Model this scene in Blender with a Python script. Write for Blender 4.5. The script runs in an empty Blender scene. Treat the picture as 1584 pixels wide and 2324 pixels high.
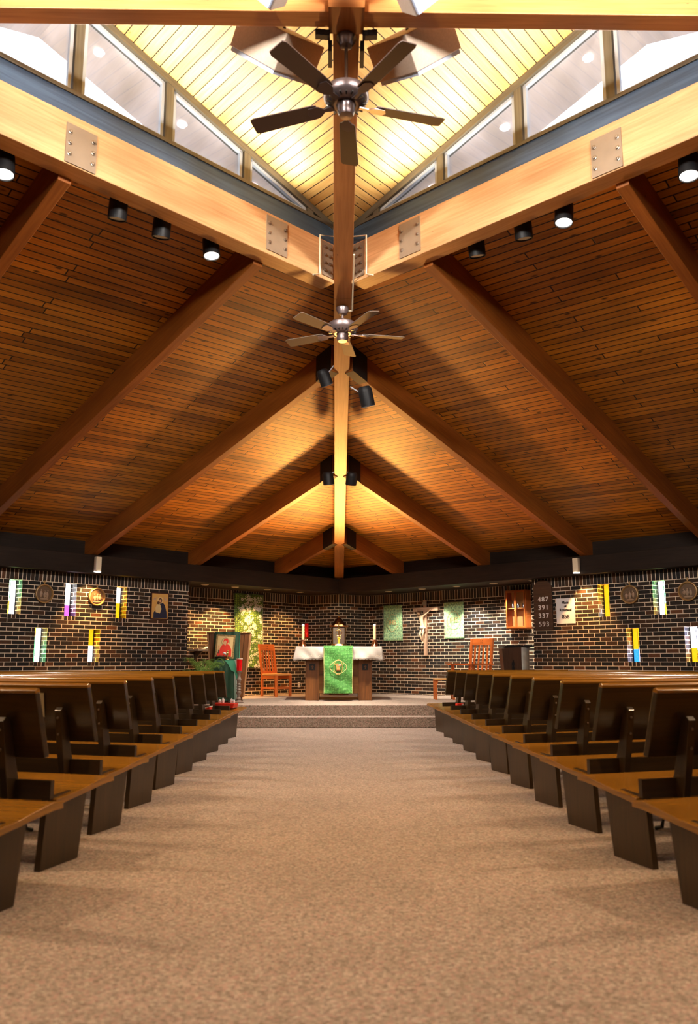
import bpy, math, random
from mathutils import Vector, Matrix
random.seed(7)
S2 = math.sqrt(2); PI = math.pi
C = bpy.context.scene.collection
sc = bpy.context.scene
V = Vector

# ------------------------------------------------------------------ camera
cam_d = bpy.data.cameras.new('camera'); cam = bpy.data.objects.new('camera', cam_d); C.objects.link(cam)
cam_d.sensor_fit = 'VERTICAL'; cam_d.sensor_height = 36.0; cam_d.lens = 1900.0 / 2324.0 * 36.0
cam_d.clip_start = 0.05; cam_d.clip_end = 500
a = V((-30.0, -338.0, 1900.0)).normalized()          # the aisle direction seen from the camera
u = V((0, a.z, -a.y)).normalized(); r = a.cross(u)
if r.x < 0: r = -r
right, up, fwd = V((r.x, a.x, u.x)), V((r.y, a.y, u.y)), V((r.z, a.z, u.z))
cam.matrix_world = Matrix(((right.x, up.x, -fwd.x, -0.065), (right.y, up.y, -fwd.y, 0.0), (right.z, up.z, -fwd.z, 1.05), (0, 0, 0, 1)))
cam_d.dof.use_dof = True; cam_d.dof.focus_distance = 15.5; cam_d.dof.aperture_fstop = 2.4
sc.camera = cam

# ------------------------------------------------------------------ world, exposure
sc.view_settings.view_transform = 'Standard'; sc.view_settings.look = 'None'
sc.view_settings.exposure = -0.15; sc.view_settings.gamma = 1.0; sc.view_settings.use_curve_mapping = False
sc.cycles.use_denoising = True
try: sc.cycles.denoiser = 'OPENIMAGEDENOISE'
except Exception: pass
sc.cycles.max_bounces = 8; sc.cycles.diffuse_bounces = 5; sc.cycles.glossy_bounces = 3
sc.cycles.transparent_max_bounces = 8; sc.cycles.sample_clamp_indirect = 6.0
sc.cycles.caustics_reflective = False; sc.cycles.caustics_refractive = False
W = bpy.data.worlds.new('sky'); sc.world = W; W.use_nodes = True
nt = W.node_tree; nt.nodes.clear()
out = nt.nodes.new('ShaderNodeOutputWorld'); bg = nt.nodes.new('ShaderNodeBackground')
tc = nt.nodes.new('ShaderNodeTexCoord'); sp = nt.nodes.new('ShaderNodeSeparateXYZ'); cr = nt.nodes.new('ShaderNodeValToRGB')
nt.links.new(tc.outputs['Generated'], sp.inputs[0]); nt.links.new(sp.outputs['Z'], cr.inputs[0])
cr.color_ramp.elements[0].position = 0.0; cr.color_ramp.elements[0].color = (0.42, 0.37, 0.35, 1)
cr.color_ramp.elements[1].position = 0.03; cr.color_ramp.elements[1].color = (0.95, 0.98, 1.0, 1)
nt.links.new(cr.outputs[0], bg.inputs['Color']); bg.inputs['Strength'].default_value = 3.6
nt.links.new(bg.outputs[0], out.inputs['Surface'])

def light(kind, name, loc, power, color, target=None, **kw):
    d = bpy.data.lights.new(name, kind); d.energy = power; d.color = color
    for k, v in kw.items(): setattr(d, k, v)
    o = bpy.data.objects.new(name, d); C.objects.link(o); o.location = loc
    if target is not None:
        o.rotation_euler = (V(target) - V(loc)).to_track_quat('-Z', 'Y').to_euler()
    return o
WARM = (1.0, 0.60, 0.28); AMBER = (1.0, 0.50, 0.16); NEUT = (1.0, 0.86, 0.70)
# spots over the sanctuary (housings hang beside the hip beam, except the added last pair)
for x, y, h, tx, ty, p in ((0.32, 9.66, 4.0, 0.2, 15.6, 60), (-0.15, 9.72, 4.2, -1.6, 16.2, 60),
                           (-0.19, 12.68, 3.66, -0.7, 16.2, 90), (0.17, 12.68, 3.66, 1.1, 16.2, 90),
                           (-0.3, 14.45, 3.42, -0.8, 15.4, 560), (0.3, 14.45, 3.42, 0.8, 15.4, 560)):  # pair added without housings to brighten the platform
    light('SPOT', 'sanctuary_spot_and_fill', (x, y, h), p, NEUT, (tx, ty, 0.4), spot_size=math.radians(70), spot_blend=0.6, shadow_soft_size=0.04)
# unseen warm fill added behind the altar for bounce light on the plank ceiling
light('SPOT', 'altar_bounce_fill', (0, 16.9, 1.28), 1750, (1.0, 0.45, 0.10), (0, 7.0, 4.9), spot_size=math.radians(105), spot_blend=1.0, shadow_soft_size=0.22)
# ceiling floods over the two pew blocks, outside the frame
for y, z, p in ((4.3, 4.25, 520), (6.9, 3.9, 380), (9.3, 3.5, 450), (11.4, 3.15, 90)):
    for sx in (-1, 1):
        xx = min(5.3, 16.4 - y)
        light('SPOT', 'nave_flood_light', (sx * xx, y, z), p, ((1.0, 0.68, 0.40) if y < 8 else (1.0, 0.82, 0.66)), (sx * 1.2, y + 0.5, 0), spot_size=math.radians(82), spot_blend=0.7, shadow_soft_size=0.05)
light('SPOT', 'entrance_ceiling_light', (0, 1.3, 5.4), 460, (1.0, 0.80, 0.68), (0, 1.6, 0), spot_size=math.radians(66), spot_blend=1.0, shadow_soft_size=0.3)
light('SPOT', 'step_fill', (0, 14.12, 3.55), 700, (1.0, 0.86, 0.76), (0, 11.9, 0), spot_size=math.radians(96), spot_blend=0.8, shadow_soft_size=0.15)  # added fill without a fixture, brightens steps and carpet but spares the risers
# daylight through the clerestory behind the camera
for sx in (-1, 1):
    light('AREA', 'clerestory_daylight', (sx * 2.9, 0.9, 5.95), 175, (1.0, 0.92, 0.84), (-sx * 1.2, 6.8, 5.6), shape='RECTANGLE', size=2.4, size_y=0.6, spread=math.radians(70))
    # unseen fill spots added out of frame to brighten the raised ceiling
    light('SPOT', 'raised_ceiling_fill', (sx * 1.7, 1.4, 5.55), 650, (1.0, 0.88, 0.70), (-sx * 0.2, 6.2, 8.4), spot_size=math.radians(68), spot_blend=0.35, shadow_soft_size=0.15)
    light('SPOT', 'raised_ceiling_fill', (sx * 3.1, 3.3, 5.55), 450, (1.0, 0.88, 0.68), (sx * 0.9, 6.6, 7.4), spot_size=math.radians(64), spot_blend=0.35, shadow_soft_size=0.15)

for sx in (-1, 1):       # unseen strip fill added over each clerestory beam to brighten the raised ceiling
    st = light('AREA', 'ledge_strip_fill', (sx * 1.35, 6.80, 5.64), 58, (1.0, 0.90, 0.72), None, shape='RECTANGLE', size=2.4, size_y=0.06)
    tx_ = V((sx / S2, -1 / S2, 0)); zf = V((-sx * 0.5, -0.5, 1)).normalized(); zf = (zf - tx_ * zf.dot(tx_)).normalized(); zl = -zf; yl = zl.cross(tx_)
    st.matrix_world = Matrix(((tx_.x, yl.x, zl.x, st.location.x), (tx_.y, yl.y, zl.y, st.location.y), (tx_.z, yl.z, zl.z, st.location.z), (0, 0, 0, 1)))

# ------------------------------------------------------------------ materials
M = {}
def mat(name, col=(0.5, 0.5, 0.5), rough=0.6, metal=0.0, spec=0.5, noise=0.0, nscale=20.0, bump=0.0, alpha=1.0, emis=None, estr=0.0, trans=0.0, coat=0.0, sheen=0.0):
    m = bpy.data.materials.new(name); m.use_nodes = True; n = m.node_tree; b = n.nodes['Principled BSDF']
    b.inputs['Base Color'].default_value = (*col, 1); b.inputs['Roughness'].default_value = rough
    b.inputs['Metallic'].default_value = metal; b.inputs['Specular IOR Level'].default_value = spec
    b.inputs['Transmission Weight'].default_value = trans; b.inputs['Coat Weight'].default_value = coat
    b.inputs['Sheen Weight'].default_value = sheen
    if emis: b.inputs['Emission Color'].default_value = (*emis, 1); b.inputs['Emission Strength'].default_value = estr
    if noise or bump:
        t = n.nodes.new('ShaderNodeTexCoord'); x = n.nodes.new('ShaderNodeTexNoise')
        x.inputs['Scale'].default_value = nscale; x.inputs['Detail'].default_value = 4
        n.links.new(t.outputs['Object'], x.inputs['Vector'])
        if noise:
            q = n.nodes.new('ShaderNodeValToRGB')
            q.color_ramp.elements[0].position = 0.3; q.color_ramp.elements[1].position = 0.7
            q.color_ramp.elements[0].color = (*[c * (1 - noise) for c in col], 1)
            q.color_ramp.elements[1].color = (*[min(1, c * (1 + noise)) for c in col], 1)
            n.links.new(x.outputs['Fac'], q.inputs[0]); n.links.new(q.outputs[0], b.inputs['Base Color'])
        if bump:
            k = n.nodes.new('ShaderNodeBump'); k.inputs['Strength'].default_value = bump; k.inputs['Distance'].default_value = 0.01
            n.links.new(x.outputs['Fac'], k.inputs['Height']); n.links.new(k.outputs[0], b.inputs['Normal'])
    M[name] = m; return m

def ramp(n, stops, interp='LINEAR'):
    q = n.nodes.new('ShaderNodeValToRGB'); q.color_ramp.interpolation = interp
    e = q.color_ramp.elements
    while len(e) < len(stops): e.new(0.5)
    for i, (p, c) in enumerate(stops): e[i].position = p; e[i].color = (*c, 1)
    return q
def mixc(n, f, a_, b_, mode='MIX'):
    x = n.nodes.new('ShaderNodeMix'); x.data_type = 'RGBA'; x.blend_type = mode
    for s, v in ((x.inputs[0], f), (x.inputs[6], a_), (x.inputs[7], b_)):
        if hasattr(v, 'is_linked') or hasattr(v, 'links'): n.links.new(v, s)
        else: s.default_value = v if not isinstance(v, tuple) else (*v, 1)
    return x.outputs[2]
def uvmap(n, sx=1, sy=1):
    t = n.nodes.new('ShaderNodeUVMap'); t.uv_map = 'UVMap'
    p = n.nodes.new('ShaderNodeMapping'); p.inputs['Scale'].default_value = (sx, sy, 1)
    n.links.new(t.outputs[0], p.inputs[0]); return p.outputs[0]

def wood(name, dark, lite, rough=0.45, planks=None, knots=0.0, coat=0.0, grain=1.0, spec=0.4, tint=None):
    """grain runs along u; planks = (width, length) cuts it into boards"""
    m = bpy.data.materials.new(name); m.use_nodes = True; n = m.node_tree; b = n.nodes['Principled BSDF']; gap = 0.0075 if name == 'deck' else 0.005
    b.inputs['Roughness'].default_value = rough; b.inputs['Specular IOR Level'].default_value = spec
    b.inputs['Coat Weight'].default_value = coat; b.inputs['Coat Roughness'].default_value = 0.15
    gr = n.nodes.new('ShaderNodeTexNoise'); gr.inputs['Scale'].default_value = 1.0; gr.inputs['Detail'].default_value = 5; gr.inputs['Distortion'].default_value = 0.6
    n.links.new(uvmap(n, 2.2 * grain, 42 * grain), gr.inputs['Vector'])
    rp = ramp(n, [(0.25, dark), (0.75, lite)]); n.links.new(gr.outputs['Fac'], rp.inputs[0]); col = rp.outputs[0]
    lg = n.nodes.new('ShaderNodeTexNoise'); lg.inputs['Scale'].default_value = 1.0; lg.inputs['Detail'].default_value = 2
    n.links.new(uvmap(n, 0.9, 3.0), lg.inputs['Vector'])
    lr = ramp(n, [(0.3, (0.72, 0.70, 0.66)), (0.7, (1.15, 1.15, 1.15))]); n.links.new(lg.outputs['Fac'], lr.inputs[0])
    col = mixc(n, 1.0, col, lr.outputs[0], 'MULTIPLY')
    if planks:
        w, l = planks
        br = n.nodes.new('ShaderNodeTexBrick'); br.offset = 0.37; br.offset_frequency = 2; br.squash = 1.35; br.squash_frequency = 3
        br.inputs['Color1'].default_value = (0, 0, 0, 1); br.inputs['Color2'].default_value = (1, 1, 1, 1)
        br.inputs['Scale'].default_value = 1; br.inputs['Mortar Size'].default_value = gap; br.inputs['Mortar Smooth'].default_value = 0.3
        br.inputs['Brick Width'].default_value = l; br.inputs['Row Height'].default_value = w; br.inputs['Bias'].default_value = 0
        n.links.new(uvmap(n), br.inputs['Vector'])
        tr = ramp(n, tint or [(0.0, (0.45, 0.38, 0.30)), (0.12, (0.72, 0.66, 0.60)), (0.5, (0.95, 0.92, 0.88)), (1.0, (1.2, 1.2, 1.15))])
        n.links.new(br.outputs['Color'], tr.inputs[0]); col = mixc(n, 1.0, col, tr.outputs[0], 'MULTIPLY')
        col = mixc(n, br.outputs['Fac'], col, (0.012, 0.006, 0.003))
        bp = n.nodes.new('ShaderNodeBump'); bp.inputs['Strength'].default_value = 0.6; bp.inputs['Distance'].default_value = 0.006; bp.invert = True
        n.links.new(br.outputs['Fac'], bp.inputs['Height']); n.links.new(bp.outputs[0], b.inputs['Normal'])
    if knots:
        vo = n.nodes.new('ShaderNodeTexVoronoi'); vo.inputs['Scale'].default_value = 1.0; vo.inputs['Randomness'].default_value = 1.0
        n.links.new(uvmap(n, 3.0, 7.5), vo.inputs['Vector'])
        kr = ramp(n, [(knots * 0.45, (1, 1, 1)), (knots, (0, 0, 0))]); n.links.new(vo.outputs['Distance'], kr.inputs[0])
        col = mixc(n, kr.outputs[0], col, tuple(c * 0.22 for c in dark))
    n.links.new(col, b.inputs['Base Color']); M[name] = m; return m

def brick(name, soldier=False, red=False):
    m = bpy.data.materials.new(name); m.use_nodes = True; n = m.node_tree; b = n.nodes['Principled BSDF']
    b.inputs['Roughness'].default_value = 0.75; b.inputs['Specular IOR Level'].default_value = 0.3
    br = n.nodes.new('ShaderNodeTexBrick'); br.offset = 0.0 if soldier else 0.5; br.offset_frequency = 2; br.squash = 1
    br.inputs['Color1'].default_value = (0, 0, 0, 1); br.inputs['Color2'].default_value = (1, 1, 1, 1)
    br.inputs['Scale'].default_value = 1; br.inputs['Mortar Size'].default_value = 0.0052; br.inputs['Mortar Smooth'].default_value = 0.1
    br.inputs['Brick Width'].default_value = 0.2032; br.inputs['Row Height'].default_value = 0.0677; br.inputs['Bias'].default_value = 0
    n.links.new(uvmap(n), br.inputs['Vector'])
    tr = ramp(n, [(0.0, (0.012, 0.011, 0.011)), (0.45, (0.024, 0.017, 0.012)), (0.75, (0.042, 0.024, 0.013)), (0.93, (0.075, 0.034, 0.015)), (1.0, (0.15, 0.055, 0.02))])
    n.links.new(br.outputs['Color'], tr.inputs[0])
    no = n.nodes.new('ShaderNodeTexNoise'); no.inputs['Scale'].default_value = 60; no.inputs['Detail'].default_value = 3
    n.links.new(uvmap(n), no.inputs['Vector']); nr = ramp(n, [(0.3, (0.75, 0.75, 0.75)), (0.7, (1.25, 1.25, 1.25))]); n.links.new(no.outputs['Fac'], nr.inputs[0])
    col = mixc(n, 1.0, tr.outputs[0], nr.outputs[0], 'MULTIPLY')
    col = mixc(n, br.outputs['Fac'], col, (0.86, 0.72, 0.53))
    n.links.new(col, b.inputs['Base Color'])
    bp = n.nodes.new('ShaderNodeBump'); bp.inputs['Strength'].default_value = 0.5; bp.inputs['Distance'].default_value = 0.006; bp.invert = True
    n.links.new(br.outputs['Fac'], bp.inputs['Height']); n.links.new(bp.outputs[0], b.inputs['Normal'])
    M[name] = m; return m

def carpet(name, stops):
    m = bpy.data.materials.new(name); m.use_nodes = True; n = m.node_tree; b = n.nodes['Principled BSDF']
    b.inputs['Roughness'].default_value = 0.95; b.inputs['Specular IOR Level'].default_value = 0.1; b.inputs['Sheen Weight'].default_value = 0.2
    t = n.nodes.new('ShaderNodeTexCoord')
    vo = n.nodes.new('ShaderNodeTexVoronoi'); vo.inputs['Scale'].default_value = 95; n.links.new(t.outputs['Object'], vo.inputs['Vector'])
    sepr = n.nodes.new('ShaderNodeSeparateColor'); n.links.new(vo.outputs['Color'], sepr.inputs[0])
    rp = ramp(n, stops); n.links.new(sepr.outputs[0], rp.inputs[0])
    no = n.nodes.new('ShaderNodeTexNoise'); no.inputs['Scale'].default_value = 260; n.links.new(t.outputs['Object'], no.inputs['Vector'])
    nr = ramp(n, [(0.3, (0.7, 0.7, 0.7)), (0.7, (1.25, 1.25, 1.25))]); n.links.new(no.outputs['Fac'], nr.inputs[0])
    n2 = n.nodes.new('ShaderNodeTexNoise'); n2.inputs['Scale'].default_value = 1.3; n2.inputs['Detail'].default_value = 4; n.links.new(t.outputs['Object'], n2.inputs['Vector'])
    r2 = ramp(n, [(0.3, (0.9, 0.9, 0.9)), (0.7, (1.08, 1.08, 1.08))]); n.links.new(n2.outputs['Fac'], r2.inputs[0])
    col = mixc(n, 1.0, mixc(n, 1.0, rp.outputs[0], nr.outputs[0], 'MULTIPLY'), r2.outputs[0], 'MULTIPLY')
    n.links.new(col, b.inputs['Base Color'])
    bp = n.nodes.new('ShaderNodeBump'); bp.inputs['Strength'].default_value = 0.5; bp.inputs['Distance'].default_value = 0.004
    n.links.new(no.outputs['Fac'], bp.inputs['Height']); n.links.new(bp.outputs[0], b.inputs['Normal'])
    M[name] = m; return m

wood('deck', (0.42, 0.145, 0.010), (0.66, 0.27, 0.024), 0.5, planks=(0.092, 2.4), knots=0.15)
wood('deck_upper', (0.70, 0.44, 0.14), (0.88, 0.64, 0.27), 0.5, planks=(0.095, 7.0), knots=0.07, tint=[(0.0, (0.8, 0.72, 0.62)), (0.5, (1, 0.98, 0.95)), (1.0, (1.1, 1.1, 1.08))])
wood('soffit', (0.66, 0.56, 0.53), (0.72, 0.62, 0.59), 0.8)
mat('roofing', (0.62, 0.60, 0.58), 0.8)
wood('glulam', (0.42, 0.16, 0.045), (0.60, 0.26, 0.085), 0.45, knots=0.05)
wood('glulam_pale', (0.56, 0.29, 0.12), (0.73, 0.43, 0.21), 0.45, knots=0.045)
wood('rafter', (0.26, 0.070, 0.009), (0.40, 0.125, 0.018), 0.5, knots=0.06)
wood('hip', (0.36, 0.13, 0.032), (0.50, 0.20, 0.055), 0.45, knots=0.045)
wood('dark_beam', (0.016, 0.010, 0.007), (0.028, 0.017, 0.011), 0.6, spec=0.15)
wood('fascia', (0.016, 0.034, 0.068), (0.065, 0.115, 0.19), 0.6, grain=0.5)
wood('window_wood', (0.07, 0.058, 0.04), (0.13, 0.11, 0.078), 0.55)
wood('pew_dark', (0.085, 0.034, 0.010), (0.165, 0.070, 0.020), 0.32, coat=0.35)
wood('pew_lit', (0.20, 0.085, 0.008), (0.36, 0.165, 0.018), 0.25, coat=0.6)  # seat and top tone, overhead light put into the wood colour
wood('pew_shaded', (0.018, 0.010, 0.0035), (0.046, 0.024, 0.007), 0.35, coat=0.25)  # back and end tone, darkened as the unlit sides of the pew
wood('chair_wood', (0.42, 0.10, 0.018), (0.62, 0.17, 0.035), 0.35, coat=0.3)
wood('chair_pale', (0.55, 0.27, 0.08), (0.70, 0.38, 0.13), 0.4)
wood('altar_wood', (0.10, 0.034, 0.008), (0.21, 0.078, 0.018), 0.4, coat=0.2)
wood('altar_panel', (0.26, 0.11, 0.028), (0.38, 0.17, 0.045), 0.45)
wood('ambo_side', (0.36, 0.18, 0.075), (0.50, 0.27, 0.12), 0.45)
wood('board_wood', (0.060, 0.028, 0.014), (0.10, 0.048, 0.024), 0.45)
wood('cross_wood', (0.62, 0.40, 0.27), (0.78, 0.54, 0.38), 0.55)
brick('brick'); brick('brick_soldier', soldier=True)
carpet('carpet', [(0.0, (0.19, 0.155, 0.12)), (0.3, (0.32, 0.265, 0.205)), (0.55, (0.40, 0.345, 0.275)), (0.7, (0.43, 0.27, 0.225)), (1.0, (0.54, 0.48, 0.40))])
carpet('carpet_riser', [(0.0, (0.05, 0.037, 0.03)), (0.5, (0.13, 0.10, 0.08)), (1.0, (0.27, 0.22, 0.18))])
mat('black', (0.010, 0.010, 0.011), 0.5, spec=0.3); mat('black_metal', (0.02, 0.018, 0.017), 0.35, 0.6)
mat('steel_brown', (0.27, 0.20, 0.135), 0.5, 0.15, noise=0.1, nscale=6); mat('bolt', (0.32, 0.27, 0.22), 0.35, 0.9)
mat('hanger', (0.016, 0.011, 0.008), 0.5, 0.3)
mat('cream', (0.78, 0.66, 0.46), 0.5); mat('white', (0.85, 0.84, 0.82), 0.5); mat('pale_metal', (0.62, 0.64, 0.68), 0.4, 0.5)
mat('window_frame', (0.42, 0.47, 0.55), 0.5, 0.2)
mat('fan_bronze', (0.10, 0.075, 0.075), 0.3, 0.8); mat('fan_blade', (0.062, 0.034, 0.026), 0.55)
mat('fan_pewter', (0.30, 0.235, 0.23), 0.35, 0.7); mat('fan_blade_grey', (0.20, 0.145, 0.105), 0.55)
mat('speaker', (0.30, 0.235, 0.19), 0.6, noise=0.08, nscale=60); mat('speaker_grille', (0.30, 0.36, 0.50), 0.6)
mat('lamp_face', (1, 1, 1), 0.5, emis=(1.0, 0.93, 0.85), estr=6.0)
mat('downlight_face', (1, 1, 1), 0.5, emis=(1.0, 0.86, 0.68), estr=2.2)
mat('soffit_lamp', (1, 1, 1), 0.5, emis=(1, 1, 1), estr=3.0)
mat('cloth_white', (0.46, 0.425, 0.38), 0.85, sheen=0.3); mat('cloth_green', (0.005, 0.060, 0.026), 0.6, sheen=0.5, noise=0.3, nscale=9)
mat('cloth_mint', (0.07, 0.42, 0.25), 0.6, sheen=0.4)
mat('brass', (0.85, 0.55, 0.20), 0.25, 1.0); mat('copper', (0.55, 0.22, 0.10), 0.3, 1.0); mat('silver', (0.75, 0.75, 0.75), 0.25, 1.0)
mat('wax', (0.85, 0.66, 0.36), 0.5, spec=0.3); mat('amber', (0.75, 0.33, 0.03), 0.3)
mat('red_glass', (0.50, 0.004, 0.006), 0.12, emis=(1.0, 0.01, 0.01), estr=0.16, coat=0.6)
mat('flame', (1, 0.4, 0.2), 0.5, emis=(1.0, 0.35, 0.22), estr=8.0)
mat('red', (0.75, 0.03, 0.012), 0.35, coat=0.4); mat('ruby_paint', (0.80, 0.035, 0.012), 0.5)
mat('gold_paint', (0.72, 0.43, 0.12), 0.4); mat('gold_pale', (0.78, 0.60, 0.27), 0.45); mat('skin_paint', (0.72, 0.42, 0.20), 0.5)
mat('brown_paint', (0.10, 0.045, 0.02), 0.5); mat('navy_paint', (0.012, 0.02, 0.055), 0.5); mat('frame_maroon', (0.045, 0.008, 0.006), 0.4)
mat('frame_gilt', (0.30, 0.20, 0.07), 0.4, 0.4, noise=0.4, nscale=40)
mat('plaque_frame', (0.45, 0.27, 0.10), 0.4, 0.2); mat('plaque_ground', (0.13, 0.075, 0.035), 0.5)
mat('plaque_figure', (0.36, 0.24, 0.15), 0.5); mat('corpus', (0.80, 0.58, 0.38), 0.5); mat('hair_wood', (0.20, 0.09, 0.04), 0.6)
mat('leaf', (0.16, 0.38, 0.07), 0.45, noise=0.5, nscale=8); mat('pot', (0.03, 0.028, 0.025), 0.5)
mat('flower_white', (0.85, 0.84, 0.78), 0.7)
mat('slate', (0.16, 0.17, 0.20), 0.4); mat('grey_panel', (0.62, 0.66, 0.60), 0.45, noise=0.25, nscale=5)
mat('stone_turned', (0.20, 0.15, 0.12), 0.5); mat('ink', (0.015, 0.015, 0.015), 0.6); mat('number_white', (0.85, 0.82, 0.76), 0.5)
mat('paper', (0.66, 0.54, 0.44), 0.7); mat('card', (0.50, 0.46, 0.26), 0.7)
mat('ledge_edge', (0.07, 0.05, 0.035), 0.6)

def patterned(name, base, second, scale, gold=None):
    m = bpy.data.materials.new(name); m.use_nodes = True; n = m.node_tree; b = n.nodes['Principled BSDF']
    b.inputs['Roughness'].default_value = 0.6; b.inputs['Sheen Weight'].default_value = 0.3
    vo = n.nodes.new('ShaderNodeTexVoronoi'); vo.inputs['Scale'].default_value = scale; vo.inputs['Randomness'].default_value = 0.35
    n.links.new(uvmap(n), vo.inputs['Vector'])
    rp = ramp(n, [(0.30, second), (0.42, base)]); n.links.new(vo.outputs['Distance'], rp.inputs[0])
    no = n.nodes.new('ShaderNodeTexNoise'); no.inputs['Scale'].default_value = scale * 1.7; no.inputs['Detail'].default_value = 5; n.links.new(uvmap(n), no.inputs['Vector'])
    nr = ramp(n, [(0.35, (0.55, 0.6, 0.5)), (0.65, (1.25, 1.25, 1.2))]); n.links.new(no.outputs['Fac'], nr.inputs[0])
    n.links.new(mixc(n, 1.0, rp.outputs[0], nr.outputs[0], 'MULTIPLY'), b.inputs['Base Color']); M[name] = m
patterned('brocade_green', (0.055, 0.26, 0.04), (0.12, 0.38, 0.09), 22)
patterned('brocade_mint', (0.50, 0.76, 0.44), (0.26, 0.58, 0.34), 16)
patterned('meadow', (0.035, 0.095, 0.012), (0.22, 0.40, 0.05), 26)

def thin_glass(name):
    m = bpy.data.materials.new(name); m.use_nodes = True; n = m.node_tree; n.nodes.clear()
    o = n.nodes.new('ShaderNodeOutputMaterial'); t = n.nodes.new('ShaderNodeBsdfTransparent'); g = n.nodes.new('ShaderNodeBsdfGlossy')
    t.inputs[0].default_value = (0.94, 0.96, 1, 1); g.inputs['Roughness'].default_value = 0.05
    x = n.nodes.new('ShaderNodeMixShader'); x.inputs[0].default_value = 0.06
    n.links.new(t.outputs[0], x.inputs[1]); n.links.new(g.outputs[0], x.inputs[2]); n.links.new(x.outputs[0], o.inputs[0]); M[name] = m
thin_glass('glass')
def stained(name, col, s, jam=False):
    m = mat(name, tuple(c * 0.6 for c in col), 0.2)
    n = m.node_tree; b = n.nodes['Principled BSDF']
    no = n.nodes.new('ShaderNodeTexNoise'); no.inputs['Scale'].default_value = 30; n.links.new(uvmap(n), no.inputs['Vector'])
    rp = ramp(n, [(0.3, tuple(c * 0.75 for c in col)), (0.7, tuple(min(1, c * 1.1) for c in col))]); n.links.new(no.outputs['Fac'], rp.inputs[0])
    n.links.new(rp.outputs[0], b.inputs['Emission Color']); b.inputs['Emission Strength'].default_value = s
for _n, _c in (('white', (0.95, 0.95, 1.0)), ('yellow', (1.0, 0.42, 0.004)), ('green', (0.18, 0.75, 0.30)), ('purple', (0.52, 0.12, 0.62)), ('blue', (0.03, 0.30, 0.75)), ('lilac', (0.60, 0.60, 0.95))): stained('jamb_glow_' + _n, _c, 100.0)  # unseen hidden panes boosted to throw coloured glow onto the jambs
stained('pane_white', (0.95, 0.95, 1.0), 5.0); stained('pane_yellow', (1.0, 0.56, 0.01), 1.35); stained('pane_green', (0.18, 0.75, 0.30), 2.6)
stained('pane_purple', (0.52, 0.12, 0.62), 2.0); stained('pane_blue', (0.03, 0.30, 0.75), 2.0); stained('pane_lilac', (0.60, 0.60, 0.95), 2.4)

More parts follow.
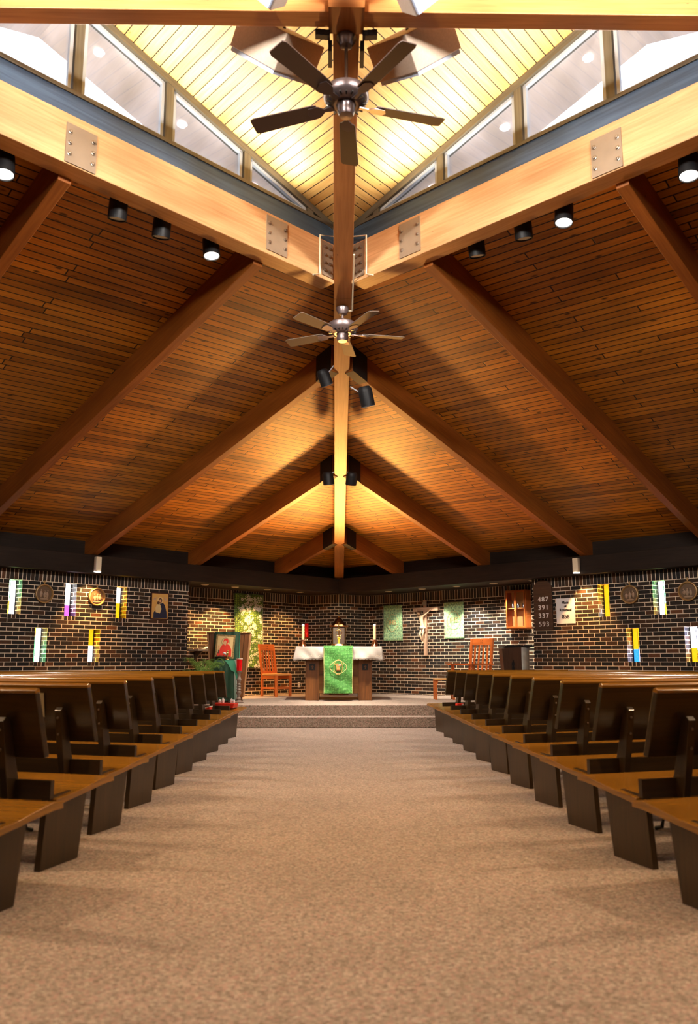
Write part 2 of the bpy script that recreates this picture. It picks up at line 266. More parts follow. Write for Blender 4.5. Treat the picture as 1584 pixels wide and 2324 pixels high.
# ------------------------------------------------------------------ mesh builder
class MB:
    def __init__(s): s.v = []; s.f = []; s.g = []; s.m = []; s.sm = []
    def face(s, pts, grain=(1, 0, 0), mi=0, smooth=False, org=(0, 0, 0)):
        i = len(s.v); s.v += [V(p) for p in pts]; s.f.append(list(range(i, i + len(pts)))); s.g.append((V(grain), V(org))); s.m.append(mi); s.sm.append(smooth)
    def poly(s, verts, faces, grain=(0, 0, 1), mi=0, smooth=False):
        i = len(s.v); s.v += [V(p) for p in verts]
        for f in faces: s.f.append([i + k for k in f]); s.g.append((V(grain), V((0, 0, 0)))); s.m.append(mi); s.sm.append(smooth)
    def hexa(s, b, t, grain=(1, 0, 0), mi=0):        # b, t: four points each, same winding (counter-clockwise from above)
        b = [V(p) for p in b]; t = [V(p) for p in t]
        s.poly(b + t, [(3, 2, 1, 0), (4, 5, 6, 7), (0, 1, 5, 4), (1, 2, 6, 5), (2, 3, 7, 6), (3, 0, 4, 7)], grain, mi)
    def box(s, c, size, ax=None, grain=None, mi=0):   # ax: (x axis, y axis, z axis)
        X, Y, Z = [V(k).normalized() for k in (ax or ((1, 0, 0), (0, 1, 0), (0, 0, 1)))]
        hx, hy, hz = [k / 2 for k in size]; c = V(c)
        b = [c - X * hx - Y * hy - Z * hz, c + X * hx - Y * hy - Z * hz, c + X * hx + Y * hy - Z * hz, c - X * hx + Y * hy - Z * hz]
        if grain is None: grain = (X, Y, Z)[max(range(3), key=lambda k: size[k])]
        s.hexa(b, [p + Z * hz * 2 for p in b], grain, mi)
    def bar(s, p0, p1, w, d, side=None, mi=0):        # rectangular bar; side: horizontal width direction; depth grows upward from the line
        p0, p1 = V(p0), V(p1); ax = (p1 - p0).normalized()
        sd = V(side).normalized() if side else ax.cross(V((0, 0, 1))).normalized()
        upv = V((0, 0, d)); h = sd * w / 2
        b = [p0 - h, p0 + h, p1 + h, p1 - h]
        s.hexa(b, [p + upv for p in b], ax, mi)
    def prism(s, prof, o, X, Y, Z, d, grain=None, mi=0, smooth=False):   # profile in X,Y extruded d along Z
        o, X, Y, Z = V(o), V(X), V(Y), V(Z); n = len(prof)
        a_ = [o + X * p[0] + Y * p[1] for p in prof]; b_ = [p + Z * d for p in a_]
        s.poly(a_ + b_, [tuple(range(n - 1, -1, -1)), tuple(range(n, 2 * n))] , grain or Z, mi)
        i = len(s.v) - 2 * n
        for k in range(n):
            j = (k + 1) % n; s.f.append([i + k, i + j, i + n + j, i + n + k]); s.g.append((V(grain or Z), V((0, 0, 0)))); s.m.append(mi); s.sm.append(smooth)
    def tube(s, pts, r_, n=8, mi=0, cap=True, smooth=True):
        pts = [V(p) for p in pts]; rs = r_ if isinstance(r_, (list, tuple)) else [r_] * len(pts); rings = []
        for i, p in enumerate(pts):
            t = (pts[min(i + 1, len(pts) - 1)] - pts[max(i - 1, 0)]).normalized()
            a1 = t.cross(V((0, 0, 1)) if abs(t.z) < 0.9 else V((1, 0, 0))).normalized(); a2 = t.cross(a1)
            rings.append([p + (a1 * math.cos(2 * PI * k / n) + a2 * math.sin(2 * PI * k / n)) * rs[i] for k in range(n)])
        vs = [q for R_ in rings for q in R_]; fs = []
        for i in range(len(pts) - 1):
            for k in range(n): fs.append((i * n + k, i * n + (k + 1) % n, (i + 1) * n + (k + 1) % n, (i + 1) * n + k))
        i0 = len(s.v); s.poly(vs, fs, (0, 0, 1), mi, smooth)
        if cap:
            for R_ in (list(range(n)), [(len(pts) - 1) * n + k for k in range(n - 1, -1, -1)]):
                s.f.append([i0 + k for k in R_]); s.g.append((V((1, 0, 0)), V((0, 0, 0)))); s.m.append(mi); s.sm.append(False)
    def lathe(s, prof, o=(0, 0, 0), n=24, ax=None, mi=0, smooth=True):   # prof: (radius, height)
        X, Y, Z = [V(k).normalized() for k in (ax or ((1, 0, 0), (0, 1, 0), (0, 0, 1)))]; o = V(o)
        vs = []; fs = []
        for (rr, h) in prof:
            for k in range(n): vs.append(o + X * rr * math.cos(2 * PI * k / n) + Y * rr * math.sin(2 * PI * k / n) + Z * h)
        for i in range(len(prof) - 1):
            for k in range(n): fs.append((i * n + k, i * n + (k + 1) % n, (i + 1) * n + (k + 1) % n, (i + 1) * n + k))
        i0 = len(s.v); s.poly(vs, fs, Z, mi, smooth)
        for R_, rr in ((list(range(n - 1, -1, -1)), prof[0][0]), ([(len(prof) - 1) * n + k for k in range(n)], prof[-1][0])):
            if rr > 1e-4: s.f.append([i0 + k for k in R_]); s.g.append((X, V((0, 0, 0)))); s.m.append(mi); s.sm.append(False)
    def ball(s, c, rad, ax=None, n=12, mi=0):
        if not isinstance(rad, (tuple, list)): rad = (rad,) * 3
        X, Y, Z = [V(k).normalized() for k in (ax or ((1, 0, 0), (0, 1, 0), (0, 0, 1)))]; c = V(c); vs = []; fs = []
        m_ = max(4, n // 2)
        for i in range(m_ + 1):
            th = PI * i / m_
            for k in range(n):
                ph = 2 * PI * k / n
                vs.append(c + X * rad[0] * math.sin(th) * math.cos(ph) + Y * rad[1] * math.sin(th) * math.sin(ph) + Z * rad[2] * math.cos(th))
        for i in range(m_):
            for k in range(n): fs.append((i * n + k, (i + 1) * n + k, (i + 1) * n + (k + 1) % n, i * n + (k + 1) % n))
        s.poly(vs, fs, Z, mi, True)
    def grid(s, fn, nu, nv, mi=0, smooth=True, uvs=(1, 1)):
        vs = [fn(i / nu, j / nv) for j in range(nv + 1) for i in range(nu + 1)]
        fs = [(j * (nu + 1) + i, j * (nu + 1) + i + 1, (j + 1) * (nu + 1) + i + 1, (j + 1) * (nu + 1) + i) for j in range(nv) for i in range(nu)]
        s.poly(vs, fs, (1, 0, 0), mi, smooth)
    def build(s, name, mats, parent=None, angle=40, bevel=0.0, solid=0.0, recalc=True):
        me = bpy.data.meshes.new(name); me.from_pydata([tuple(p) for p in s.v], [], s.f)
        if recalc:
            import bmesh
            q = bmesh.new(); q.from_mesh(me); q.faces.ensure_lookup_table(); bmesh.ops.recalc_face_normals(q, faces=q.faces); q.to_mesh(me); q.free()
        for m in (mats if isinstance(mats, (list, tuple)) else [mats]): me.materials.append(M[m])
        uv = me.uv_layers.new(name='UVMap'); me.update()
        for pi_, p in enumerate(me.polygons):
            p.material_index = s.m[pi_]; p.use_smooth = s.sm[pi_]
            nrm = p.normal; g, org = s.g[pi_]; t = g - nrm * g.dot(nrm)
            if t.length < 0.2 * max(g.length, 1e-6):
                for alt in (V((1, 0, 0)), V((0, 1, 0)), V((0, 0, 1))):
                    t = alt - nrm * alt.dot(nrm)
                    if t.length > 0.6: break
            t.normalize(); b_ = nrm.cross(t)
            for li in p.loop_indices:
                q = s.v[me.loops[li].vertex_index] - org; uv.data[li].uv = (q.dot(t), q.dot(b_))
        if any(s.sm): me.set_sharp_from_angle(angle=math.radians(angle))
        o = bpy.data.objects.new(name, me); C.objects.link(o)
        if parent is not None: o.parent = parent
        if bevel:
            bm_ = o.modifiers.new('edge', 'BEVEL'); bm_.width = bevel; bm_.segments = 2; bm_.limit_method = 'ANGLE'; bm_.angle_limit = math.radians(50)
        if solid:
            so = o.modifiers.new('thickness', 'SOLIDIFY'); so.thickness = solid; so.offset = 0
        return o

def tag(o, label=None, cat=None, group=None, kind=None):
    if label: o['label'] = label
    if cat: o['category'] = cat
    if group: o['group'] = group
    if kind: o['kind'] = kind
    return o
def thing(name, label, cat, loc=(0, 0, 0), rot=(0, 0, 0), group=None):
    o = bpy.data.objects.new(name, None); C.objects.link(o); o.location = loc; o.rotation_euler = rot; o.empty_display_size = 0.1
    return tag(o, label, cat, group)
def struct(o, label=None): return tag(o, label, None, None, 'structure')
def text(body, size, m, parent, mw, bold=0.0, name='lettering', extr=0.002, space=1.0, align='CENTER'):
    d = bpy.data.curves.new(name, 'FONT'); d.body = body; d.size = size; d.extrude = extr; d.align_x = align; d.align_y = 'CENTER'
    d.space_character = space; t = bpy.data.objects.new(name, d); C.objects.link(t)
    me = bpy.data.meshes.new_from_object(t.evaluated_get(bpy.context.evaluated_depsgraph_get())); bpy.data.objects.remove(t)
    if bold:
        import bmesh
        q = bmesh.new()
        for i_, (dx, dy) in enumerate(((0, 0), (bold, 0), (-bold, 0), (0, bold * 0.5))):
            k = me.copy(); k.transform(Matrix.Translation((dx, dy, 0.0003 * i_))); q.from_mesh(k); bpy.data.meshes.remove(k)
        q.to_mesh(me); q.free()
    me.materials.clear(); me.materials.append(M[m])
    o = bpy.data.objects.new(name, me); C.objects.link(o); o.parent = parent; o.matrix_local = mw; return o
def copy_tree(o, parent=None):
    c = o.copy(); C.objects.link(c)
    if parent is not None: c.parent = parent
    for ch in list(o.children): copy_tree(ch, c)
    return c

# ------------------------------------------------------------------ plan helpers
WC = 18.44          # wall faces:  |x| + y = WC ; the square room stands on its corner
CY0 = 3.935         # centre of the room
def side(sx):
    """wall tangent away from the corner, outward normal"""
    return V((sx / S2, -1 / S2, 0)), V((sx / S2, 1 / S2, 0))
def wp(sx, u_, z, d=0.0, c=WC):
    t, n_ = side(sx); return V((0, c, 0)) + t * u_ + n_ * d + V((0, 0, z))

# ------------------------------------------------------------------ floor and platform
m = MB(); R = 15.2
m.face([(0, CY0 - R, 0), (R, CY0, 0), (0, CY0 + R + 1.0, 0), (-R, CY0, 0)], (1, 0, 0)); struct(m.build('floor', 'carpet', recalc=False), 'beige speckled carpet floor of the nave')
def slab(name, poly, z0, z1, label):
    m = MB(); m.prism([(p[0], p[1]) for p in poly], (0, 0, z0), (1, 0, 0), (0, 1, 0), (0, 0, 1), z1 - z0, grain=(1, 0, 0))
    return struct(m.build(name, 'carpet', bevel=0.012), label)
slab('floor', [(-4.68, 13.73), (4.68, 13.73), (4.39, 14.04), (-4.39, 14.04)], 0, 0.17, 'lower carpeted step in front of the altar')
slab('floor', [(-4.38, 14.05), (4.38, 14.05), (3.46, 14.97), (4.19, 15.72), (0.70, 19.21), (0, 18.79), (-0.70, 19.21), (-3.54, 16.37), (-2.81, 15.62)], 0, 0.34, 'raised carpeted altar platform')

# ------------------------------------------------------------------ brick walls with deep window slots
ZS, ZT, CO = 2.32, 2.52, 0.0677
def z_of(n_): return ZS - CO * n_
WIN = {-1: [(7.25, 0, 'A'), (6.31, 0, 'B'), (5.36, 0, 'C'), (6.78, 11, 'D'), (5.84, 11, 'E')],
       1: [(6.26, 0, 'F'), (7.215, 0, 'G'), (6.73, 11, 'H'), (7.685, 11, 'I')]}
PANES = {  # (visible column, hidden column, boosted to light the jamb), each: list of (share of the height, colour) from the top
    'A': ([(0.55, 'white'), (0.45, 'white')], [(0.6, 'green'), (0.4, 'yellow')]), 'B': ([(0.65, 'white'), (0.35, 'purple')], [(0.7, 'white'), (0.3, 'purple')]),
    'C': ([(0.5, 'white'), (0.5, 'yellow')], [(1.0, 'yellow')]), 'D': ([(1.0, 'white')], [(0.25, 'yellow'), (0.75, 'green')]),
    'E': ([(0.5, 'yellow'), (0.5, 'white')], [(1.0, 'yellow')]), 'F': ([(1.0, 'yellow')], [(0.75, 'yellow'), (0.25, 'white')]),
    'G': ([(1.0, 'white')], [(0.65, 'green'), (0.35, 'yellow')]), 'H': ([(0.62, 'yellow'), (0.38, 'blue')], [(0.55, 'yellow'), (0.45, 'lilac')]),
    'I': ([(0.6, 'white'), (0.4, 'yellow')], [(0.65, 'lilac'), (0.35, 'yellow')])}
wn = 0
for sx, u0, u1 in ((-1, 3.965, 20.4), (1, 4.885, 20.4)):
    t, nn = side(sx); g = V((0, 0, 1)).cross(-nn); holes = [(uc - 0.1016, uc + 0.1016, z_of(n_ + 8), z_of(n_)) for uc, n_, _ in WIN[sx]]
    us = sorted({u0, u1} | {h[0] for h in holes} | {h[1] for h in holes}); zs = sorted({0.0, ZS, ZT} | {h[2] for h in holes} | {h[3] for h in holes} | {h[2] - CO for h in holes})
    m = MB(); org = wp(sx, holes[0][0], ZS)
    def q(ua, ub, za, zb, d=0.0, **k):
        m.face([wp(sx, ua, za, d), wp(sx, ub, za, d), wp(sx, ub, zb, d), wp(sx, ua, zb, d)][::(1 if sx < 0 else -1)], **k)
    for i in range(len(us) - 1):
        for j in range(len(zs) - 1):
            uc, zc = (us[i] + us[i + 1]) / 2, (zs[j] + zs[j + 1]) / 2
            if any(h[0] < uc < h[1] and h[2] < zc < h[3] for h in holes): continue
            sill = any(h[0] < uc < h[1] and h[2] - CO < zc < h[2] for h in holes)
            if zc > ZS: q(us[i], us[i + 1], zs[j], zs[j + 1], grain=(0, 0, 1), mi=1, org=org)
            elif sill: q(us[i], us[i + 1], zs[j], zs[j + 1], grain=(0, 0, 1), mi=1, org=wp(sx, us[i], zs[j] - 0.1))
            else: q(us[i], us[i + 1], zs[j], zs[j + 1], grain=g, org=org)
    for (ua, ub, za, zb) in holes:
        for uu in (ua, ub): m.face([wp(sx, uu, za), wp(sx, uu, zb), wp(sx, uu, zb, 0.24), wp(sx, uu, za, 0.24)], grain=nn, org=wp(sx, uu, ZS))
        for zz in (za, zb): m.face([wp(sx, ua, zz), wp(sx, ub, zz), wp(sx, ub, zz, 0.24), wp(sx, ua, zz, 0.24)], grain=nn, org=wp(sx, ua, zz))
    m.face([wp(sx, u0, 0), wp(sx, u0, ZT), wp(sx, u0, ZT, 1.06), wp(sx, u0, 0, 1.06)][::(-1 if sx < 0 else 1)], grain=nn, org=wp(sx, u0, ZS))    # jamb of the niche
    m.face([wp(sx, u1, 0), wp(sx, u1, ZT), wp(sx, u1, ZT, 0.3), wp(sx, u1, 0, 0.3)], grain=nn)
    struct(m.build('wall_' + ('left' if sx < 0 else 'right'), ['brick', 'brick_soldier'], recalc=False), 'dark brick side wall with pale mortar')
    for (uc, n_, key) in WIN[sx]:
        wn += 1; ua, ub, za, zb = uc - 0.1016, uc + 0.1016, z_of(n_ + 8), z_of(n_)
        w = bpy.data.objects.new('window_%d' % wn, None); C.objects.link(w); w.location = wp(sx, uc, za, 0.21); struct(w, 'narrow stained glass window slot in the brick wall')
        mats = ['pane_white', 'pane_yellow', 'pane_green', 'pane_purple', 'pane_blue', 'pane_lilac']; names = [k[5:] for k in mats]; mats = mats + ['jamb_glow_' + k for k in names]
        pm = MB()
        for ci, (col, (x0, x1)) in enumerate(zip(PANES[key], ((-0.1016, 0.0), (0.0, 0.1016)))):
            ci = ci * 6
            z = zb
            for sh, cn in col:
                z2 = z - sh * (zb - za); p = [t * x0 + V((0, 0, z2 - za)), t * x1 + V((0, 0, z2 - za)), t * x1 + V((0, 0, z - za)), t * x0 + V((0, 0, z - za))]
                pm.hexa([p[0], p[1], p[1] + nn * 0.008, p[0] + nn * 0.008], [p[3], p[2], p[2] + nn * 0.008, p[3] + nn * 0.008], mi=names.index(cn) + ci); z = z2
        pm.build('pane', mats, w)
        fm = MB()
        for x in (-0.097, 0.0, 0.097): fm.box(t * x + V((0, 0, (zb - za) / 2)) - nn * 0.008, (0.009, 0.012, zb - za), (t, nn, V((0, 0, 1))))
        fm.build('frame', 'black_metal', w)

# niche walls behind the altar
NC = 19.93
def panel(name, a_, b_, label):
    a_, b_ = V((*a_, 0)), V((*b_, 0)); t = (b_ - a_).normalized(); n_ = t.cross(V((0, 0, 1))); g = t if n_.y < 0 else -t
    m = MB()
    for z0, z1, k in ((0, ZS, 0), (ZS, ZT, 1)):
        m.face([a_ + V((0, 0, z0)), b_ + V((0, 0, z0)), b_ + V((0, 0, z1)), a_ + V((0, 0, z1))], grain=(g if k == 0 else (0, 0, 1)), mi=k, org=a_ + V((0, 0, ZS)))
    return struct(m.build(name, ['brick', 'brick_soldier'], recalc=False), label)
panel('wall_left', (-3.56, 16.37), (-0.70, 19.23), 'brick wall of the sanctuary niche behind the ambo')
panel('wall_rear', (-0.70, 19.23), (0, 18.81), 'brick wall of the corner behind the altar')
panel('wall_rear', (0, 18.81), (0.70, 19.23), 'brick wall of the corner behind the altar')
panel('wall_right', (0.70, 19.23), (4.20, 15.73), 'brick wall of the sanctuary niche behind the crucifix')
# walls behind the camera
for sx in (-1, 1):
    m = MB(); m.face([(sx * 14.5, CY0, 0), (0, CY0 - 14.5, 0), (0, CY0 - 14.5, 3.3), (sx * 14.5, CY0, 3.3)], grain=(sx, 1, 0)); struct(m.build('wall_' + ('left' if sx < 0 else 'right'), 'brick', recalc=False), 'brick wall behind the camera')

# ------------------------------------------------------------------ roof
def deck_z(c): return 3.15 + 0.317 * (18.1 - c) / S2
def ring(c): return [(0, c), (-(c - CY0), CY0), (0, 2 * CY0 - c), (c - CY0, CY0)]
o4, i4 = ring(18.84), ring(8.52)
for k in range(4):
    A, B, C2, D2 = o4[k], o4[(k + 1) % 4], i4[(k + 1) % 4], i4[k]; zo, zi = deck_z(18.84), deck_z(8.52)
    p = [V((*A, zo)), V((*B, zo)), V((*C2, zi)), V((*D2, zi))]; m = MB(); g = (p[1] - p[0]).normalized(); g = Matrix.Rotation(math.radians((-3.5, 0, 0, 3.5)[k]), 3, 'Z') @ g
    m.hexa(p, [x + V((0, 0, 0.08)) for x in p], g)
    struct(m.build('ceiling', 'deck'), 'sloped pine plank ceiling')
# pale roofing outside, above the planks
for k in range(4):
    A, B, C2, D2 = o4[k], o4[(k + 1) % 4], i4[(k + 1) % 4], i4[k]; zo, zi = deck_z(18.84) + 0.12, deck_z(8.52) + 0.12
    p = [V((*A, zo)), V((*B, zo)), V((*C2, zi)), V((*D2, zi))]; m = MB(); m.hexa(p, [x + V((0, 0, 0.03)) for x in p]); struct(m.build('exterior_roof', 'roofing'), 'pale roofing over the plank ceiling')
# soffit over the niche
for sx in (-1, 1):
    m = MB(); p = [(0, 18.42, ZT), (sx * 4.6, 18.42 - 4.6 + 0.0, ZT), (sx * 5.6, 18.42 - 3.6, ZT), (0, 20.4, ZT)]
    m.hexa([V(x) for x in p], [V(x) + V((0, 0, 0.04)) for x in p], (sx, -1, 0)); struct(m.build('ceiling', 'dark_beam'), 'dark soffit over the sanctuary niche')
# perimeter beams and the frieze above them
for sx in (-1, 1):
    t, nn = side(sx)
    m = MB(); a_, b_ = V((0, 18.1, 2.49)), V((0, 18.1, 2.49)) + t * 19.9
    e = V((0, 0.42, 0)); m.hexa([a_, b_, b_ + nn * 0.3, a_ + e], [x + V((0, 0, 0.31)) for x in (a_, b_, b_ + nn * 0.3, a_ + e)], t)
    tag(m.build('perimeter_beam', 'dark_beam', bevel=0.008), 'dark stained perimeter beam above the %s brick wall' % ('left' if sx < 0 else 'right'), 'beam', None, 'structure')
    m = MB(); a_ = V((0, 18.5, 2.5)); b_ = a_ + t * 20.3; m.face([a_, b_, b_ + V((0, 0, 0.75)), a_ + V((0, 0, 0.75))], t); struct(m.build('trim_%d' % (1 if sx < 0 else 2), 'dark_beam', recalc=False), 'dark frieze above the perimeter beam')

def plate(parent, sx, t0, t1, z0, z1, c, bolts):
    """steel plate on the near face of the clerestory beam, |x| from t0 to t1"""
    t, nn = side(sx); f = lambda tt, z, d: V((sx * tt, c - tt, z)) - nn * d
    m = MB(); m.hexa([f(t0, z0, 0.0), f(t1, z0, 0.0), f(t1, z0, 0.012), f(t0, z0, 0.012)], [f(t0, z1, 0.0), f(t1, z1, 0.0), f(t1, z1, 0.012), f(t0, z1, 0.012)])
    pl = m.build('steel_plate', 'steel_brown', parent); tag(pl, 'brown steel plate')
    for (a1, b1) in bolts:
        q = f(t0 + (t1 - t0) * a1, z0 + (z1 - z0) * b1, 0.012); m = MB()
        m.lathe([(0.019, 0), (0.019, 0.006), (0.012, 0.008), (0.012, 0.02), (0.0, 0.022)], q, 10, (t, V((0, 0, 1)), -nn)); m.build('bolt', 'bolt', pl)
    return pl

VC = 8.39
for sx in (-1, 1):
    t, nn = side(sx); sn = 'left' if sx < 0 else 'right'
    root = bpy.data.objects.new('clerestory_beam', None); C.objects.link(root); tag(root, 'large pale glulam beam under the %s clerestory windows' % sn, 'beam', None, 'structure')
    a_, b_ = V((sx * 0.09, VC - 0.09, 4.98)), V((sx * 4.455, VC - 4.455, 4.98)); m = MB(); m.hexa([a_, b_, b_ + nn * 0.2, a_ + nn * 0.2], [x + V((0, 0, 0.44)) for x in (a_, b_, b_ + nn * 0.2, a_ + nn * 0.2)], t)
    m.build('beam', 'glulam_pale', root, bevel=0.006)
    m = MB(); a_, b_ = a_ + V((0, 0, 0.44)) + nn * 0.004, b_ + V((0, 0, 0.44)) + nn * 0.004
    m.hexa([a_, b_, b_ + nn * 0.18, a_ + nn * 0.18], [x + V((0, 0, 0.19)) for x in (a_, b_, b_ + nn * 0.18, a_ + nn * 0.18)], t); m.build('fascia', 'fascia', root)
    b6 = [(0.12, 0.22), (0.12, 0.5), (0.12, 0.78), (0.88, 0.22), (0.88, 0.5), (0.88, 0.78)]
    plate(root, sx, 2.06, 2.25, 4.99, 5.335, VC, b6); plate(root, sx, 0.57, 0.76, 5.02, 5.385, VC, b6)
    plate(root, sx, 0.115, 0.225, 5.02, 5.40, VC, [(x, y) for x in (0.3, 0.75) for y in (0.15, 0.38, 0.61, 0.84)])
    # cream conduit bent round the joint
    f = lambda tt, z, d: V((sx * tt, VC - tt, z)) - nn * d
    m = MB(); m.tube([f(0.10, 5.50, 0.03), f(0.262, 5.43, 0.03), f(0.262, 5.00, 0.03), f(0.33, 4.955, 0.03)], 0.009, 8); m.build('conduit', 'cream', root)
    # windows
    wt = V((0, 0, 0)); top = lambda tt: 5.61 + 0.41 * tt
    def glass_pane(ta, tb, n_):
        W0 = bpy.data.objects.new('window_%d' % n_, None); C.objects.link(W0); struct(W0, 'sloping clerestory window')
        zb = 5.64; P = lambda tt, z, d=0.05: V((sx * tt, VC - tt, z)) + nn * d
        za_, zb_ = top(ta) - 0.075, top(tb) - 0.075
        pm = MB()
        if za_ > zb + 0.02: q4 = [(ta, zb), (tb, zb), (tb, zb_), (ta, za_)]
        else:
            t_s = ta + (zb - za_) / 0.41; q4 = [(t_s, zb), (tb, zb), (tb, zb_)]
        vv = [P(*x) for x in q4] + [P(x[0], x[1], 0.056) for x in q4]; k = len(q4)
        pm.poly(vv, [tuple(range(k)), tuple(range(2 * k - 1, k - 1, -1))] + [(i, (i + 1) % k, k + (i + 1) % k, k + i) for i in range(k)]); pm.build('pane', 'glass', W0)
        fm = MB()
        for i in range(k):
            A, B = P(*q4[i], 0.035), P(*q4[(i + 1) % k], 0.035); ax = (B - A).normalized(); inn = nn.cross(ax)
            cen = sum((P(*x, 0.035) for x in q4), V((0, 0, 0))) / k
            if (cen - A).dot(inn) < 0: inn = -inn
            fm.box((A + B) / 2 + inn * 0.012, ((B - A).length, 0.035, 0.03), (ax, nn, inn), grain=ax)
        fm.build('frame', 'window_frame', W0)
    edges = [0.34, 0.94, 1.575, 2.20, 2.83, 3.46, 4.1] ; base = 10 if sx < 0 else 20
    for i in range(len(edges) - 1): 
        glass_pane(edges[i] + 0.035, edges[i + 1] - 0.035, base + i) if edges[i + 1] < 2.9 else glass_pane(edges[i] + 0.035, edges[i + 1] - 0.035, base + i)
    tr = bpy.data.objects.new('trim_%d' % (3 if sx < 0 else 4), None); C.objects.link(tr); struct(tr, 'brown wooden frame of the clerestory windows')
    for e_ in edges[:-1]:
        zt = top(e_) - 0.02; q_ = V((sx * e_, VC - e_, 0)) + nn * 0.05; fm = MB()
        if zt > 5.63: fm.box(q_ + V((0, 0, (5.62 + zt) / 2)), (0.075, 0.11, zt - 5.62), (t, nn, V((0, 0, 1))), grain=(0, 0, 1)); fm.build('mullion', 'window_wood', tr)
    fm = MB(); A = V((sx * 0.1, VC - 0.1, 5.61)) + nn * 0.05; B = V((sx * 4.3, VC - 4.3, 5.61)) + nn * 0.05
    fm.box((A + B) / 2 + V((0, 0, 0.012)), ((B - A).length, 0.12, 0.035), (t, nn, V((0, 0, 1)))); fm.build('bottom_rail', 'window_wood', tr)
    A = V((sx * 0.1, VC - 0.1, top(0.1) - 0.03)) + nn * 0.05; B = V((sx * 3.15, VC - 3.15, top(3.15) - 0.03)) + nn * 0.05
    ax = (B - A).normalized(); fm = MB(); fm.box((A + B) / 2, ((B - A).length, 0.12, 0.07), (ax, nn, nn.cross(ax))); fm.build('top_rail', 'window_wood', tr)

# cross-gabled roof over the clerestory, running on outside as an overhang
L = 6.3; K = 0.29; OV = 0.72
def pq(p, q_): return (0 + (q_ - p) / S2, VC - (p + q_) / S2)
def P3(p, q_, h): x, y = pq(p, q_); return V((x, y, 5.625 + h))
def gable(name, A, B, C3, label, matn='deck_upper', dz=0.05, up_=True):
    m = MB(); A, B, C3 = [P3(*k) for k in (A, B, C3)]
    return m
H = K * L / 2; HM = L / 2
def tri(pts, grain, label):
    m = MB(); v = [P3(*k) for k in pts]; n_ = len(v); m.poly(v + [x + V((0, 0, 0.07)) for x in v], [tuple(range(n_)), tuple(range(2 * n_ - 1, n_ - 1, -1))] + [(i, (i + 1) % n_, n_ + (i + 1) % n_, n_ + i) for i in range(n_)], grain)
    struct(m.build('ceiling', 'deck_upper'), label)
q1, q0 = V((-1, -1, 0)).normalized(), V((1, -1, 0)).normalized(); q0 = Matrix.Rotation(math.radians(-4.5), 3, 'Z') @ q0; q1 = Matrix.Rotation(math.radians(4.5), 3, 'Z') @ q1      # directions of rising p and rising q
for flip in (False, True):
    sw = (lambda a1, b1, h: (b1, a1, h)) if flip else (lambda a1, b1, h: (a1, b1, h)); gr = q1 if flip else q0
    s_ = 'right' if flip else 'left'
    tri([sw(0, 0, 0), sw(HM, 0, H), sw(HM, HM, H)], gr, 'pale pine plank ceiling under the raised roof, %s slope' % s_)
    tri([sw(HM, 0, H), sw(L, 0, 0), sw(L - 0.001, 0.001, 0), sw(HM, HM, H)], gr, 'pale pine plank ceiling under the raised roof, far slope')
    tri([sw(L, L, 0), sw(HM, L, H), sw(HM, HM, H)], gr, 'pale pine plank ceiling over the entrance side')
    tri([sw(HM, L, H), sw(0, L, 0), sw(HM, HM, H)], gr, 'pale pine plank ceiling over the entrance side')
    # overhang outside the windows, in the plane of the roof
    for (p0, h0, p1, h1) in ((0, 0, HM, H), (HM, H, L, 0)):
        m = MB(); v = [P3(*sw(p0, -0.02, h0)), P3(*sw(p1, -0.02, h1)), P3(*sw(p1, -OV, h1)), P3(*sw(p0, -OV if p0 else -0.02 - OV, h0))]
        m.hexa(v, [x + V((0, 0, 0.09)) for x in v], gr); o = struct(m.build('exterior_soffit', 'soffit'), 'pale roof overhang outside the %s clerestory windows' % s_)
        for p in ((0.95, 1.85, 2.75) if p0 == 0 else (3.9,)):
            hh = K * p if p < HM else K * (L - p); c_ = P3(*sw(p, -0.36, hh)); ml = MB(); ml.lathe([(0.0, -0.012), (0.05, -0.012), (0.05, 0.0)], c_, 16); ml.build('soffit_light', 'soffit_lamp', o)

# hip beam from the far corner up through the valley, as one line
m = MB(); zz = lambda y: 6.87 - 0.224 * y
def hipseg(y0, y1, d0, d1):
    h = 0.098; b = [V((-h, y0, zz(y0))), V((h, y0, zz(y0))), V((h, y1, zz(y1))), V((-h, y1, zz(y1)))]
    tt = [b[0] + V((0, 0, d0)), b[1] + V((0, 0, d0)), b[2] + V((0, 0, d1)), b[3] + V((0, 0, d1))]; m.hexa(b, tt, (b[2] - b[1]).normalized())
hipseg(18.3, 8.6, 0.36, 0.36); hipseg(8.6, 4.0, 0.44, 0.66)
hip = m.build('hip_beam', 'hip', bevel=0.006); tag(hip, 'long orange brown hip beam running up the middle of the ceiling', 'beam', None, 'structure')

